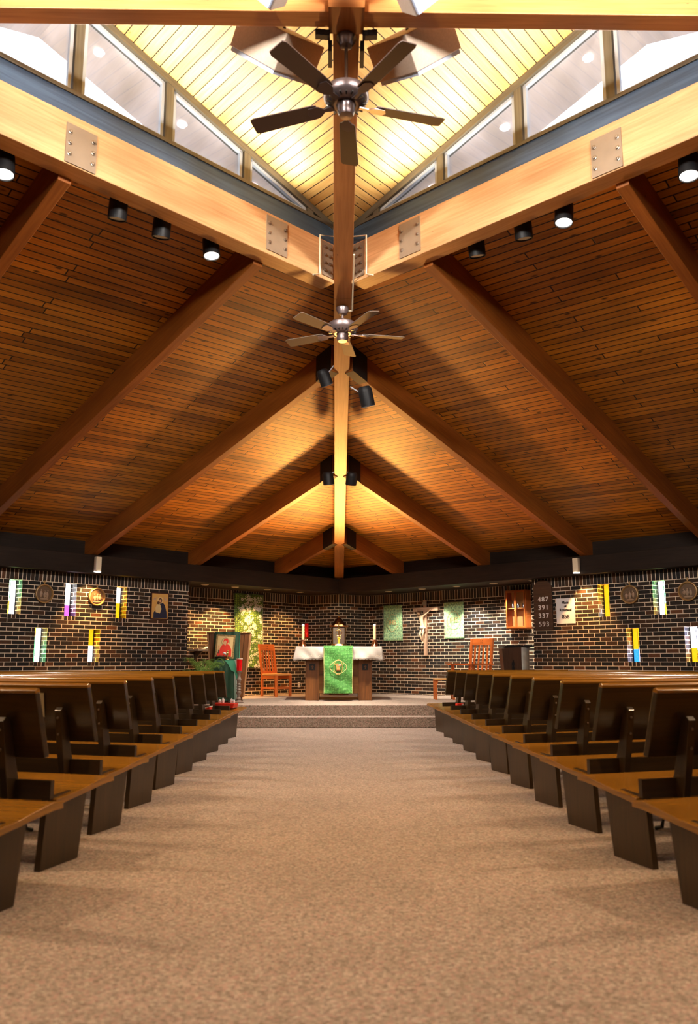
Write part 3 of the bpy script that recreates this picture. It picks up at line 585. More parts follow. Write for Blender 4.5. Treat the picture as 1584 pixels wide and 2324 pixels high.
# rafters
def rafter(sx, xw, yend=None, label=''):
    t = V((-sx / S2, -1 / S2, 0)); p0 = V((sx * (xw + 0.28), 18.1 - xw + 0.28, 2.82 - 0.4 * 0.317))
    n_ = (xw - 0.09) * S2 if yend is None else yend
    p1 = V((sx * xw, 18.1 - xw, 2.82)) + t * n_ + V((0, 0, 0.317 * n_))
    m = MB(); m.bar(p0, p1, 0.115, 0.34); o = bpy.data.objects.new('rafter', None); C.objects.link(o); tag(o, label, 'rafter', 'rafters under the plank ceiling', 'structure')
    m.build('beam', 'rafter', o, bevel=0.005)
    if yend is not None: return o
    m = MB(); e = p1 - t * 0.26 - V((0, 0, 0.317 * 0.26)); sd = V((-t.y, t.x, 0))
    b = [e - sd * 0.072 - V((0, 0, 0.004)), e + sd * 0.072 - V((0, 0, 0.004)), p1 + sd * 0.072 - V((0, 0, 0.004)) - t * 0.005, p1 - sd * 0.072 - V((0, 0, 0.004)) - t * 0.005]
    m.hexa(b, [x + V((0, 0, 0.335)) for x in b]); h_ = m.build('hanger', 'hanger', o); tag(h_, 'black steel hanger')
    return o
names = ['first', 'second', 'third', 'fourth', 'fifth', 'sixth']
for sx in (-1, 1):
    for i, xw in enumerate((1.09, 2.60, 4.09, 5.57, 7.03, 8.5)):
        end = None if i < 3 else (18.1 - 8.66) / S2
        rafter(sx, xw, end, 'dark sloping rafter, %s from the altar corner on the %s side' % (names[i], 'left' if sx < 0 else 'right'))
# tie beam across the raised roof
m = MB(); m.hexa([(-3.1, 5.30, 5.65), (3.1, 5.30, 5.65), (3.1, 5.455, 5.65), (-3.1, 5.455, 5.65)], [(-3.1, 5.30, 6.0), (3.1, 5.30, 6.0), (3.1, 5.455, 6.0), (-3.1, 5.455, 6.0)], (1, 0, 0))
tb = m.build('tie_beam', 'glulam', bevel=0.006); tag(tb, 'horizontal wooden tie beam crossing above the nearest ceiling fan', 'beam', None, 'structure')
m = MB(); m.hexa([(-0.13, 5.24, 5.635), (0.13, 5.24, 5.635), (0.13, 5.50, 5.635), (-0.13, 5.50, 5.635)], [(-0.13, 5.24, 5.95), (0.13, 5.24, 5.95), (0.13, 5.50, 5.95), (-0.13, 5.50, 5.95)], (0, 1, 0)); m.build('joint_block', 'hip', tb)
for sx in (-1, 1):
    m = MB()
    for i in range(3): m.box((sx * (0.14 + 0.035 * i), 5.47 + 0.02 * i, 5.64 - 0.02 * (2 - i)), (0.04, 0.05, 0.05))
    m.box((sx * 0.12, 5.62, 5.56), (0.03, 0.18, 0.09)); m.build('bracket', 'black_metal', tb)

# ------------------------------------------------------------------ ceiling fans
def fan(loc, rod, blade_m, body_m, a0, Rr, label, canopy_m):
    o = thing('ceiling_fan', label, 'ceiling fan', loc, group=None)
    m = MB(); m.lathe([(0.0, rod), (0.072, rod), (0.075, rod - 0.015), (0.045, rod - 0.075), (0.014, rod - 0.085), (0.0, rod - 0.085)], n=24); m.build('canopy', canopy_m, o)
    m = MB(); m.tube([(0, 0, rod - 0.08), (0, 0, 0.08)], 0.0125, 10); m.build('downrod', canopy_m, o)
    m = MB(); m.lathe([(0.02, 0.12), (0.035, 0.09), (0.13, 0.07), (0.165, 0.045), (0.168, 0.0), (0.15, -0.03), (0.10, -0.06), (0.085, -0.06), (0.0, -0.06)], n=32); m.build('motor', body_m, o)
    m = MB()
    for k in range(20):
        an = 2 * PI * k / 20; m.box((0.125 * math.cos(an), 0.125 * math.sin(an), -0.046), (0.05, 0.009, 0.012), (V((math.cos(an), math.sin(an), 0)), V((-math.sin(an), math.cos(an), 0)), V((0, 0, 1))))
    m.build('vent', 'black_metal', o)
    m = MB(); m.lathe([(0.072, -0.06), (0.062, -0.075), (0.066, -0.11), (0.052, -0.145), (0.0, -0.148)], n=24); m.build('switch_housing', canopy_m, o)
    for k in range(5):
        an = math.radians(a0 + 72 * k); X = V((math.cos(an), math.sin(an), 0)); Y = V((-math.sin(an), math.cos(an), 0)); Z = V((0, 0, 1))
        Yt = (Y * math.cos(0.21) + Z * math.sin(0.21)); Zt = X.cross(Yt)
        m = MB(); prof = [(0.22, -0.055), (0.25, -0.062), (Rr - 0.03, -0.073), (Rr, -0.06), (Rr, 0.06), (Rr - 0.03, 0.073), (0.25, 0.062), (0.22, 0.055)]
        m.prism(prof, Z * -0.055 - Zt * 0.004, X, Yt, Zt, 0.009, grain=X); b = m.build('blade', blade_m, o, bevel=0.002)
        m = MB(); m.prism([(0.10, -0.02), (0.17, -0.014), (0.21, -0.045), (0.285, -0.045), (0.305, 0.0), (0.285, 0.045), (0.21, 0.045), (0.17, 0.014), (0.10, 0.02)], Z * -0.055 - Zt * 0.012, X, Yt, Zt, 0.007)
        m.build('blade_iron', body_m, b)
    return o
fan((0, 5.52, 5.12), 0.50, 'fan_blade', 'fan_bronze', 15, 0.755, 'dark bronze five blade ceiling fan hanging under the tie beam', 'fan_bronze')
f2 = fan((0, 8.75, 4.66), 0.245, 'fan_blade_grey', 'fan_pewter', 10, 0.69, 'smaller grey brown ceiling fan hanging from the hip beam below the clerestory', 'fan_pewter')
m = MB(); m.tube([(0.06, 0, 0.215), (0.108, 0, 0.215), (0.108, -0.9, 0.42)], 0.009, 8); m.build('conduit', 'cream', f2)

# ------------------------------------------------------------------ loudspeakers
def speaker(P0, w, r_, b, dims, label):
    P0, w, r_, b = V(P0), V(w).normalized(), V(r_).normalized(), V(b).normalized()
    o = thing('loudspeaker', label, 'loudspeaker', P0, group='loudspeakers around the tie beam')
    W_, R_, B_ = dims; m = MB(); m.hexa([V((0, 0, 0)) + b * 0.03, w * W_ + b * 0.03, w * W_ + r_ * R_ + b * 0.03, r_ * R_ + b * 0.03], [b * B_, w * W_ + b * B_, w * W_ + r_ * R_ + b * B_, r_ * R_ + b * B_]); m.build('cabinet', 'speaker', o, bevel=0.006)
    m = MB(); i_ = 0.012; A = w * i_ + r_ * i_; m.hexa([A, w * (W_ - i_) + r_ * i_, w * (W_ - i_) + r_ * (R_ - i_), w * i_ + r_ * (R_ - i_)], [x + b * 0.035 for x in (A, w * (W_ - i_) + r_ * i_, w * (W_ - i_) + r_ * (R_ - i_), w * i_ + r_ * (R_ - i_))]); m.build('grille', 'speaker_grille', o)
    m = MB(); c_ = w * W_ / 2 + r_ * R_ / 2 + b * B_; m.tube([c_, c_ + V((0, 0, 0.25))], 0.012, 8); m.build('bracket', 'black_metal', o)
    return o
SW, SR, SB = (-0.472, -0.775, -0.42), (0.788, -0.158, -0.595), (0.394, -0.612, 0.686); mx = lambda q_: (-q_[0], q_[1], q_[2])
speaker((-0.64, 6.21, 5.95), SW, SR, SB, (0.57, 0.45, 0.30), 'boxy beige loudspeaker hung left of the near ceiling fan')
speaker((0.64, 6.21, 5.95), mx(SW), mx(SR), mx(SB), (0.57, 0.45, 0.30), 'boxy beige loudspeaker hung right of the near ceiling fan')
my = lambda q_: (q_[0], -q_[1], q_[2])
speaker((-0.60, 4.42, 5.72), my(SW), my(SR), my(SB), (0.5, 0.4, 0.25), 'loudspeaker above the tie beam left of the hip beam, only its grey corner showing')
speaker((0.555, 4.46, 5.72), my(mx(SW)), my(mx(SR)), my(mx(SB)), (0.5, 0.4, 0.25), 'loudspeaker above the tie beam right of the hip beam, only its grey corner showing')

# ------------------------------------------------------------------ spot lamps
def can(P, aim, label, on=True, r_=0.082, l_=0.215, arm=None):
    P = V(P); d = V(aim).normalized(); o = thing('spot_lamp', label, 'spot lamp', P, group='black spot lamps under the ceiling')
    X = d.cross(V((0, 1, 0))).normalized(); Y = d.cross(X)
    m = MB(); m.lathe([(0.0, -l_ / 2), (r_ * 0.72, -l_ / 2), (r_ * 0.97, -l_ * 0.36), (r_, -l_ * 0.2), (r_, l_ / 2), (r_ * 0.9, l_ / 2), (r_ * 0.9, l_ / 2 - 0.02), (0, l_ / 2 - 0.02)], n=24, ax=(X, Y, d)); m.build('housing', 'black', o)
    m = MB(); m.lathe([(0.0, l_ / 2 - 0.012), (r_ * 0.88, l_ / 2 - 0.012), (r_ * 0.88, l_ / 2 - 0.016), (0, l_ / 2 - 0.016)], n=24, ax=(X, Y, d)); m.build('lens', 'lamp_face' if on else 'pale_metal', o)
    if arm is not None:
        m = MB(); A = V(arm) - P; m.tube([V((0, 0, 0)), A], 0.008, 8); m.build('arm', 'pale_metal', o)
    return o
SPOT_WARM = (1.0, 0.58, 0.26)
for sx, lst in ((-1, [(2.72, 0, 4.955, 1), (2.0, 0, 5.0, 0), (1.68, 0, 5.0, 0), (1.285, 0, 5.005, 1)]), (1, [(1.293, 0, 5.035, 0), (1.667, 0, 5.02, 0), (1.968, 0, 5.0, 1), (2.76, 0, 4.97, 1)])):
    for i, (tt, _, z, on) in enumerate(lst):
        j = 3 - i if sx < 0 else i; P = V((sx * tt, 8.85 - tt, z)); aim = V((-sx * 0.10, -0.12, -1)) if on else V((sx * 0.12, 0.22, -1))
        can(P, aim, 'black cylindrical spot lamp under the %s clerestory beam, %s from the hip beam' % ('left' if sx < 0 else 'right', names[j]), bool(on), arm=P + V((sx * -0.08, -0.08, 0.16)))
        if on: light('SPOT', 'track_spot_light', P + aim.normalized() * 0.13, 90, SPOT_WARM, P + aim * 3 , spot_size=math.radians(80), spot_blend=0.5, shadow_soft_size=0.05)
can((0.29, 9.6, 4.16), (0.22, 0.22, -1), 'black spot lamp on an arm right of the hip beam', True, 0.085, 0.24, arm=(0.1, 9.6, 4.28))
can((-0.21, 9.62, 4.40), (0.35, 0.25, -0.9), 'black spot lamp half hidden left of the hip beam', True, 0.075, 0.2, arm=(-0.1, 9.62, 4.55))
can((-0.19, 12.62, 3.82), (0.1, 0.15, -1), 'black spot lamp behind the second rafter left of the hip beam', True, 0.085, 0.2, arm=(-0.1, 12.62, 3.93))
can((0.17, 12.62, 3.82), (-0.1, 0.4, -1), 'black spot lamp behind the second rafter right of the hip beam', False, 0.085, 0.2, arm=(0.1, 12.62, 3.93))

# recessed lights in the soffit and the two wall lamps
dl_pow = {-1: {1.2: 18, 2.12: 34, 2.97: 50, 3.72: 12}, 1: {1.51: 10, 2.43: 26, 3.32: 34, 4.2: 30, 5.07: 30}}
for sx in (-1, 1):
    for uu, pw in dl_pow[sx].items():
        c_ = wp(sx, uu, ZT - 0.004, 0, 19.05); o = thing('recessed_light', 'round recessed light in the dark soffit, %s along the %s niche wall from the corner' % (names[list(dl_pow[sx]).index(uu)], 'left' if sx < 0 else 'right'), 'recessed light', c_, group='recessed lights in the niche soffit')
        m = MB(); m.lathe([(0.05, 0.006), (0.078, 0.006), (0.078, 0.0), (0.05, -0.008)], n=20); m.build('trim_ring', 'cream', o)
        m = MB(); m.lathe([(0.0, -0.001), (0.055, -0.001), (0.055, 0.003)], n=20); m.build('lens', 'downlight_face', o)
        t_, n_ = side(sx); light('SPOT', 'niche_downlight', c_ - V((0, 0, 0.03)), pw * 6, AMBER if sx < 0 and uu != 1.2 or uu == 1.2 else NEUT, c_ + V((0, 0, -1)) + n_ * 0.33, spot_size=math.radians(85), spot_blend=0.5, shadow_soft_size=0.03)
for sx, uu in ((-1, 5.78), (1, 5.71)):
    t_, n_ = side(sx); c_ = wp(sx, uu, 2.51, -0.07, 18.1); o = thing('wall_lamp', 'small beige downlight tube on the %s perimeter beam' % ('left' if sx < 0 else 'right'), 'wall lamp', c_)
    m = MB(); m.prism([(-0.05, -0.04), (0.05, -0.04), (0.05, 0.045), (-0.05, 0.045)], (0, 0, 0), t_, n_, (0, 0, 1), 0.25); m.build('housing', 'cream', o, bevel=0.01)
    m = MB(); m.lathe([(0, -0.004), (0.056, -0.004), (0.056, 0.006)], n=20); m.build('lens', 'lamp_face', o)
    light('SPOT', 'wall_lamp_light', c_ - V((0, 0, 0.03)), 150, AMBER, c_ + V((0, 0, -1)) + n_ * 0.42, spot_size=math.radians(75), spot_blend=0.5, shadow_soft_size=0.03)

# ------------------------------------------------------------------ pews
Z = V((0, 0, 1))
ordn = ['front', 'second', 'third', 'fourth', 'fifth', 'sixth', 'seventh', 'eighth', 'ninth', 'tenth', 'eleventh']
def pew(s, k, nmax):
    Y0 = 3.9 + 0.915 * k; O = V((s * 1.46, Y0, 0)); an = math.radians(17); X = V((s * math.cos(an), math.sin(an), 0)); Y = V((-s * math.sin(an), math.cos(an), 0)); ax = (X, Y, Z)
    Lp = min(4.6, (17.15 - 1.46 - Y0) / 1.25); sidew = 'left' if s < 0 else 'right'
    rank = nmax - k
    o = thing('pew', 'long dark wooden pew on the %s of the aisle, %s row counted from the altar' % (sidew, ordn[rank]), 'pew', O, group='pews left of the aisle' if s < 0 else 'pews right of the aisle')
    P = lambda x, y, z: X * x + Y * y + Z * z
    m = MB(); sp_ = [(-0.27, 0.345), (-0.05, 0.365), (0.20, 0.405), (0.27, 0.395), (0.275, 0.365), (0.20, 0.365), (-0.27, 0.31)]
    m.prism(sp_, P(-0.035, 0, 0), Y, Z, X, Lp + 0.07, grain=X); m.build('seat', 'pew_lit', o, bevel=0.004)
    m = MB(); bp_ = [(-0.262, 0.555), (-0.372, 0.885), (-0.384, 0.903), (-0.402, 0.908), (-0.414, 0.898), (-0.412, 0.88), (-0.302, 0.55)]
    m.prism(bp_, P(0.03, 0, 0), Y, Z, X, Lp - 0.06, grain=X); m.build('backrest', 'pew_shaded', o, bevel=0.004)
    m = MB(); m.prism([(-0.372, 0.889), (-0.383, 0.908), (-0.402, 0.914), (-0.418, 0.900), (-0.415, 0.884)], P(0.028, 0, 0), Y, Z, X, Lp - 0.056, grain=X); m.build('top_rail', 'pew_lit', o, bevel=0.003)  # strip added to paint the bright highlight along the backrest top
    m = MB(); m.box(P(Lp / 2, -0.285, 0.392), (Lp + 0.03, 0.03, 0.095), ax); m.build('back_rail', 'pew_shaded', o)
    xs = [0.0, Lp - 0.035] + ([Lp / 2] if Lp > 3 else [])
    for x in xs:
        m = MB(); m.prism([(-0.33, 0.0), (0.0, 0.0), (0.06, 0.37), (-0.42 + 0.12, 0.35), (-0.30, 0.32)], P(x, 0, 0), Y, Z, X, 0.035, grain=Z); m.build('end_panel', 'pew_shaded', o, bevel=0.002)
    for x in ([0.20, Lp - 0.24] + ([Lp / 2] if Lp > 3 else [])):
        m = MB(); m.prism([(-0.24, 0.33), (-0.33, 0.60), (-0.376, 0.745), (-0.41, 0.765), (-0.43, 0.745), (-0.385, 0.5), (-0.345, 0.33)], P(x, 0, 0), Y, Z, X, 0.045, grain=Z); po = m.build('post', 'pew_shaded', o, bevel=0.003)
        m = MB()
        for y_, z_ in ((-0.423, 0.70), (-0.408, 0.60)):
            m.lathe([(0.0, 0.0), (0.008, 0.0), (0.008, 0.004), (0, 0.006)], P(x + 0.0225, y_, z_), 8, (X, Z, -Y))
        m.build('bolt', 'bolt', po)
    kn = bpy.data.objects.new('kneeler', None); C.objects.link(kn); kn.parent = o
    if Lp > 1.4:
        m = MB(); m.box(P(Lp / 2, -0.455, 0.185), (Lp - 0.5, 0.10, 0.05), ax); m.build('pad', 'black', kn, bevel=0.012)
        for x in (0.42, Lp - 0.42):
            m = MB(); m.tube([P(x, -0.455, 0.165), P(x, -0.40, 0.03), P(x, -0.34, 0.012)], 0.012, 8); m.tube([P(x, -0.44, 0.16), P(x, -0.30, 0.32)], 0.009, 8); m.build('leg', 'black_metal', kn)
    return o, P, O
pw_ = {}
for k in range(11):
    if k <= 9: pw_[(-1, k)] = pew(-1, k, 9)
    pw_[(1, k)] = pew(1, k, 10)

# ------------------------------------------------------------------ things on the walls
def wall_frame(sx, u_, z, d=0.0, c=WC):
    t, n_ = side(sx); Xr = t if sx > 0 else -t; p = wp(sx, u_, z, -d, c)
    return Matrix(((Xr.x, 0, -n_.x, p.x), (Xr.y, 0, -n_.y, p.y), (Xr.z, 1, -n_.z, p.z), (0, 0, 0, 1)))
def wthing(name, label, cat, mw, group=None):
    o = thing(name, label, cat, group=group); o.matrix_world = mw; return o
LX, LY, LZ = V((1, 0, 0)), V((0, 1, 0)), V((0, 0, 1))

def slabm(w, h, d, z0=0.0, x=0.0, y=0.0):
    m = MB(); m.box((x, y, z0 + d / 2), (w, h, d)); return m
def disc(rad, z, o=(0, 0), n=28, sy=1.0, th=0.002):
    m = MB(); pr = [(rad * math.cos(2 * PI * k / n), rad * sy * math.sin(2 * PI * k / n)) for k in range(n)]
    m.prism(pr, (o[0], o[1], z), LX, LY, LZ, th); return m
def flat(pts, z, th=0.002):
    m = MB(); m.prism(pts, (0, 0, z), LX, LY, LZ, th); return m

def station(sx, u_, label, seed):
    rnd = random.Random(seed); o = wthing('wall_plaque', label, 'plaque', wall_frame(sx, u_, 2.12), 'round relief plaques on the side walls')
    m = MB(); m.lathe([(0.0, 0.0), (0.150, 0.0), (0.158, 0.02), (0.150, 0.045), (0.138, 0.05), (0.126, 0.035), (0.122, 0.018), (0, 0.018)], n=40); m.build('frame', 'plaque_frame', o)
    m = MB(); m.lathe([(0, 0.019), (0.121, 0.019), (0.121, 0.022), (0, 0.022)], n=36); m.build('ground', 'plaque_ground', o)
    m = MB()
    for i in range(3):
        x = (-0.05, 0.0, 0.052)[i] + rnd.uniform(-0.01, 0.01); h = rnd.uniform(0.035, 0.06); y = rnd.uniform(-0.03, 0.0)
        m.ball((x, y, 0.028), (0.026, h, 0.016), n=10); m.ball((x + rnd.uniform(-0.01, 0.01), y + h + 0.008, 0.034), (0.014, 0.017, 0.012), n=10)
        m.tube([(x - 0.01, y + 0.02, 0.035), (x + 0.03 * rnd.choice((-1, 1)), y - 0.005, 0.044)], 0.006, 6)
    m.ball((0, -0.085, 0.026), (0.075, 0.018, 0.012), n=12)
    m.build('relief_figures', 'plaque_figure', o)
    m = MB(); m.box((0, 0.178, 0.012), (0.018, 0.075, 0.014)); m.box((0, 0.190, 0.012), (0.048, 0.016, 0.014)); m.box((0, 0.150, 0.012), (0.05, 0.014, 0.014)); m.build('cross', 'plaque_frame', o)
station(-1, 6.78, 'round wooden relief plaque between the two outer upper windows of the left wall', 1)
station(-1, 5.845, 'round relief plaque under the beige wall lamp on the left wall', 2)
station(1, 6.735, 'round relief plaque between the yellow and the green window of the right wall', 3)
station(1, 7.69, 'orange lit round relief plaque above the purple window on the right wall', 4)

# framed icon of a mother and child on the left wall
o = wthing('framed_icon', 'gold and dark blue framed icon of a mother and child on the left brick wall', 'icon', wall_frame(-1, 4.595, 2.02))
slabm(0.375, 0.485, 0.025).build('frame', 'frame_maroon', o)
slabm(0.335, 0.445, 0.004, 0.025).build('gold_ground', 'gold_paint', o)
flat([(-0.13, -0.215), (0.15, -0.215), (0.14, -0.10), (0.10, 0.02), (0.05, 0.07), (0.0, 0.06), (-0.05, -0.02), (-0.13, -0.12)], 0.030).build('mother_robe', 'navy_paint', o)
disc(0.062, 0.030, (0.0, 0.105), th=0.003).build('halo', 'gold_pale', o)
disc(0.036, 0.034, (0.0, 0.10), sy=1.3).build('mother_head', 'brown_paint', o)
disc(0.022, 0.037, (-0.004, 0.095), sy=1.3).build('mother_face', 'skin_paint', o)
flat([(-0.10, -0.03), (-0.06, 0.04), (0.0, 0.03), (0.03, -0.05), (0.0, -0.13), (-0.09, -0.11)], 0.034).build('child_robe', 'gold_pale', o)
disc(0.022, 0.037, (-0.045, 0.055), sy=1.2).build('child_face', 'brown_paint', o)
for x in (-1, 1): flat([(x * 0.07, 0.17), (x * 0.10, 0.10), (x * 0.15, 0.10), (x * 0.13, 0.14)][::x], 0.031).build('angel', 'cross_wood', o)

# hymn board
o = wthing('hymn_board', 'dark wooden hymn board with four rows of white numbers', 'hymn board', wall_frame(1, 5.11, 2.02))
w2 = 0.185; pr = [(-w2, -0.44), (w2, -0.44), (w2, 0.33)] + [(w2 * 0.86 * math.cos(a_), 0.34 + 0.11 * math.sin(a_)) for a_ in [PI * k / 10 for k in range(1, 10)]] + [(-w2, 0.33)]
m = MB(); m.prism(pr, (0, 0, 0), LX, LY, LZ, 0.03); m.build('board', 'board_wood', o, bevel=0.004)
for i, s_ in enumerate(('487', '391', '337', '593')):
    y = 0.10 - 0.145 * i
    m = MB(); m.box((0, y - 0.068, 0.036), (0.36, 0.012, 0.012)); m.build('rail', 'board_wood', o)
    text(s_, 0.118, 'number_white', o, Matrix.Translation((0.01, y, 0.033)), bold=0.0035, name='number', space=1.25)
# poster
o = wthing('notice_poster', 'white poster reading Mass of Renewal 858 beside the hymn board', 'poster', wall_frame(1, 5.54, 1.905))
slabm(0.36, 0.44, 0.004, 0.004).build('sheet', 'white', o)
for i, (s_, sz) in enumerate((('Mass', 0.068), ('of', 0.058), ('Renewal', 0.068), ('858', 0.095))):
    text(s_, sz, 'ink', o, Matrix.Translation((0.0, (0.14, 0.078, 0.015, -0.105)[i], 0.009)), bold=0.0028)
m = MB(); m.box((0, 0.225, 0.008), (0.10, 0.012, 0.012)); m.build('clip', 'black', o)

# green banners beside the crucifix
def clothgrid(w, h, amp, fx, fy, th=0.004, nu=16, nv=24, z0=0.02, tw=1.0, seed=0.0):
    m = MB(); m.grid(lambda a1, b1: ((a1 - 0.5) * w * (1 - (1 - tw) * (1 - b1)), (b1 - 0.5) * h, z0 + amp * math.sin(a1 * fx + seed + b1 * 1.3) * (0.4 + 0.6 * (1 - b1)) + amp * 0.5 * math.sin(b1 * fy + a1 * 2 + seed)), nu, nv); return m
def ring_tube(rx, ry, z, r_, lobes=0, n=48, c=(0, 0)):
    m = MB(); pts = []
    for k in range(n + 1):
        a1 = 2 * PI * k / n; f = 1 + (0.12 * abs(math.cos(2 * a1)) if lobes else 0); pts.append((c[0] + rx * f * math.cos(a1), c[1] + ry * f * math.sin(a1), z))
    m.tube(pts, r_, 6, cap=False); return m
for uu, w, h, z, lb in ((1.715, 0.55, 0.79, 1.885, 'left of the crucifix'), (3.40, 0.51, 0.765, 1.885, 'right of the crucifix')):
    o = wthing('green_banner', 'pale green brocade banner with gold letters IHS hanging %s' % lb, 'banner', wall_frame(1, uu, z, 0.0, NC))
    clothgrid(w, h, 0.006, 9, 5, seed=uu).build('cloth', 'brocade_mint', o, solid=0.004)
    m = MB(); m.tube([(-w / 2 - 0.02, h / 2, 0.02), (w / 2 + 0.02, h / 2, 0.02)], 0.009, 8); m.build('rod', 'black_metal', o)
    ring_tube(0.15, 0.17, 0.033, 0.004, 1, c=(0, 0.0)).build('medallion', 'gold_pale', o)
    text('IHS', 0.15, 'gold_pale', o, Matrix.Translation((0, 0.0, 0.036)), bold=0.003, space=1.05)

# crucifix
o = wthing('crucifix', 'carved wooden crucifix with a pale figure between the green banners', 'crucifix', wall_frame(1, 2.65, 1.75, 0.0, NC))
m = MB(); m.box((0, 0.0, 0.035), (0.072, 1.18, 0.05), grain=LY); m.build('upright', 'cross_wood', o, bevel=0.004)
m = MB(); m.box((0.03, 0.39, 0.05), (0.68, 0.078, 0.045)); m.build('crossbar', 'cross_wood', o, bevel=0.004)
m = MB(); m.prism([(-0.065, -0.035), (0.05, -0.05), (0.065, 0.0), (0.03, 0.045), (-0.05, 0.03)], (0, 0.51, 0.06), LX, LY, LZ, 0.012); m.build('title_scroll', 'cloth_white', o)
def skin(name, parent, verts, edges, radii, m_, sub=2):
    me = bpy.data.meshes.new(name); me.from_pydata(verts, edges, []); ob = bpy.data.objects.new(name, me); C.objects.link(ob); ob.parent = parent; me.materials.append(M[m_])
    md = ob.modifiers.new('skin', 'SKIN'); md.use_smooth_shade = True
    me.skin_vertices[0].data[0].use_root = True
    for i, r_ in enumerate(radii): me.skin_vertices[0].data[i].radius = (r_, r_); me.skin_vertices[0].data[i].use_root = (i == 0)
    sd = ob.modifiers.new('smooth', 'SUBSURF'); sd.levels = sub; sd.render_levels = sub; return ob
vs = [(-0.02, 0.02, 0.105), (-0.025, 0.09, 0.12), (-0.035, 0.17, 0.125), (-0.05, 0.235, 0.12), (-0.062, 0.27, 0.13),   # pelvis, waist, chest, collar, neck
      (-0.10, 0.235, 0.12), (-0.155, 0.30, 0.105), (-0.19, 0.375, 0.09), (-0.20, 0.40, 0.085),                            # one arm
      (0.0, 0.24, 0.12), (0.085, 0.29, 0.105), (0.165, 0.36, 0.09), (0.185, 0.385, 0.085),                               # other arm
      (-0.05, -0.01, 0.105), (-0.06, -0.15, 0.155), (-0.035, -0.30, 0.10), (-0.025, -0.345, 0.115),                       # legs
      (0.015, -0.01, 0.105), (0.02, -0.15, 0.16), (0.0, -0.29, 0.11), (-0.005, -0.335, 0.125)]
es = [(0, 1), (1, 2), (2, 3), (3, 4), (3, 5), (5, 6), (6, 7), (7, 8), (3, 9), (9, 10), (10, 11), (11, 12), (0, 13), (13, 14), (14, 15), (15, 16), (0, 17), (17, 18), (18, 19), (19, 20)]
rd = [0.042, 0.036, 0.047, 0.036, 0.017, 0.022, 0.016, 0.011, 0.012, 0.022, 0.016, 0.011, 0.012, 0.03, 0.021, 0.012, 0.012, 0.03, 0.021, 0.012, 0.012]
corp = skin('figure', o, vs, es, rd, 'corpus')
m = MB(); m.ball((-0.085, 0.305, 0.15), (0.030, 0.040, 0.034), n=14); m.ball((-0.088, 0.300, 0.183), (0.007, 0.011, 0.008), n=8); m.build('head', 'corpus', corp)
m = MB(); m.ball((-0.085, 0.322, 0.143), (0.036, 0.036, 0.036), n=14); m.ball((-0.112, 0.29, 0.140), (0.014, 0.04, 0.02), n=10); m.ball((-0.09, 0.268, 0.168), (0.018, 0.018, 0.014), n=10); m.build('hair', 'hair_wood', corp)
m = MB(); m.ball((-0.018, 0.0, 0.115), (0.068, 0.05, 0.055), n=16); m.ball((0.055, -0.015, 0.12), (0.035, 0.016, 0.02), (V((0.8, 0.6, 0)), V((-0.6, 0.8, 0)), LZ), n=10); m.ball((0.03, -0.06, 0.13), (0.014, 0.05, 0.012), (V((0.9, 0.4, 0)), V((-0.4, 0.9, 0)), LZ), n=10); m.build('loincloth', 'cloth_white', corp)
m = MB(); m.tube([(-0.085 + 0.037 * math.cos(k * PI / 6), 0.335 + 0.010 * math.sin(k * 1.7), 0.145 + 0.037 * math.sin(k * PI / 6)) for k in range(13)], 0.005, 6, cap=False); m.build('crown_of_thorns', 'hair_wood', corp)

# glazed wooden cabinet
o = wthing('wall_cabinet', 'small glazed orange wood cabinet on the niche wall beside the hymn board', 'cabinet', wall_frame(1, 5.02, 2.035, 0.0, NC))
for x, y, w, h in ((-0.215, 0, 0.03, 0.75), (0.215, 0, 0.03, 0.75), (0, 0.36, 0.46, 0.03), (0, -0.36, 0.46, 0.03)):
    m = MB(); m.box((x, y, 0.09), (w, h, 0.18)); m.build('side_panel', 'chair_wood', o, bevel=0.002)
m = MB(); m.box((0, 0, 0.006), (0.43, 0.72, 0.012)); m.build('back_panel', 'chair_pale', o)
for s_ in (-1, 1):
    d = bpy.data.objects.new('door', None); C.objects.link(d); d.parent = o
    for dx, w, h, dy in ((-0.095, 0.022, 0.70, 0), (0.095, 0.022, 0.70, 0), (0, 0.21, 0.025, 0.34), (0, 0.21, 0.025, -0.34)):
        m = MB(); m.box((s_ * 0.107 + dx, dy, 0.19), (w, h, 0.02)); m.build('door_rail', 'chair_wood', d)
    m = MB(); m.box((s_ * 0.107, 0, 0.19), (0.17, 0.66, 0.004)); m.build('glass', 'glass', d)
    m = MB(); m.ball((s_ * 0.018, -0.02, 0.206), 0.009, n=10); m.build('knob', 'brass', d)
m = MB(); m.box((0, 0.02, 0.09), (0.40, 0.012, 0.15)); m.build('shelf', 'chair_pale', o)
for i, x in enumerate((-0.12, 0.0, 0.12)):
    v_ = thing('oil_vessel', 'silver oil vessel standing in the glazed wall cabinet, %s' % ('leftmost', 'middle one', 'rightmost')[i], 'vessel', group='oil vessels in the wall cabinet'); v_.matrix_world = wall_frame(1, 5.02 + x, 2.035 + 0.027, 0.09, NC)
    m = MB(); m.lathe([(0, 0), (0.028, 0), (0.03, 0.06), (0.022, 0.085), (0.01, 0.10), (0.012, 0.125), (0, 0.135)], n=16, ax=(LX, LZ, LY)); m.build('body', 'silver', v_)

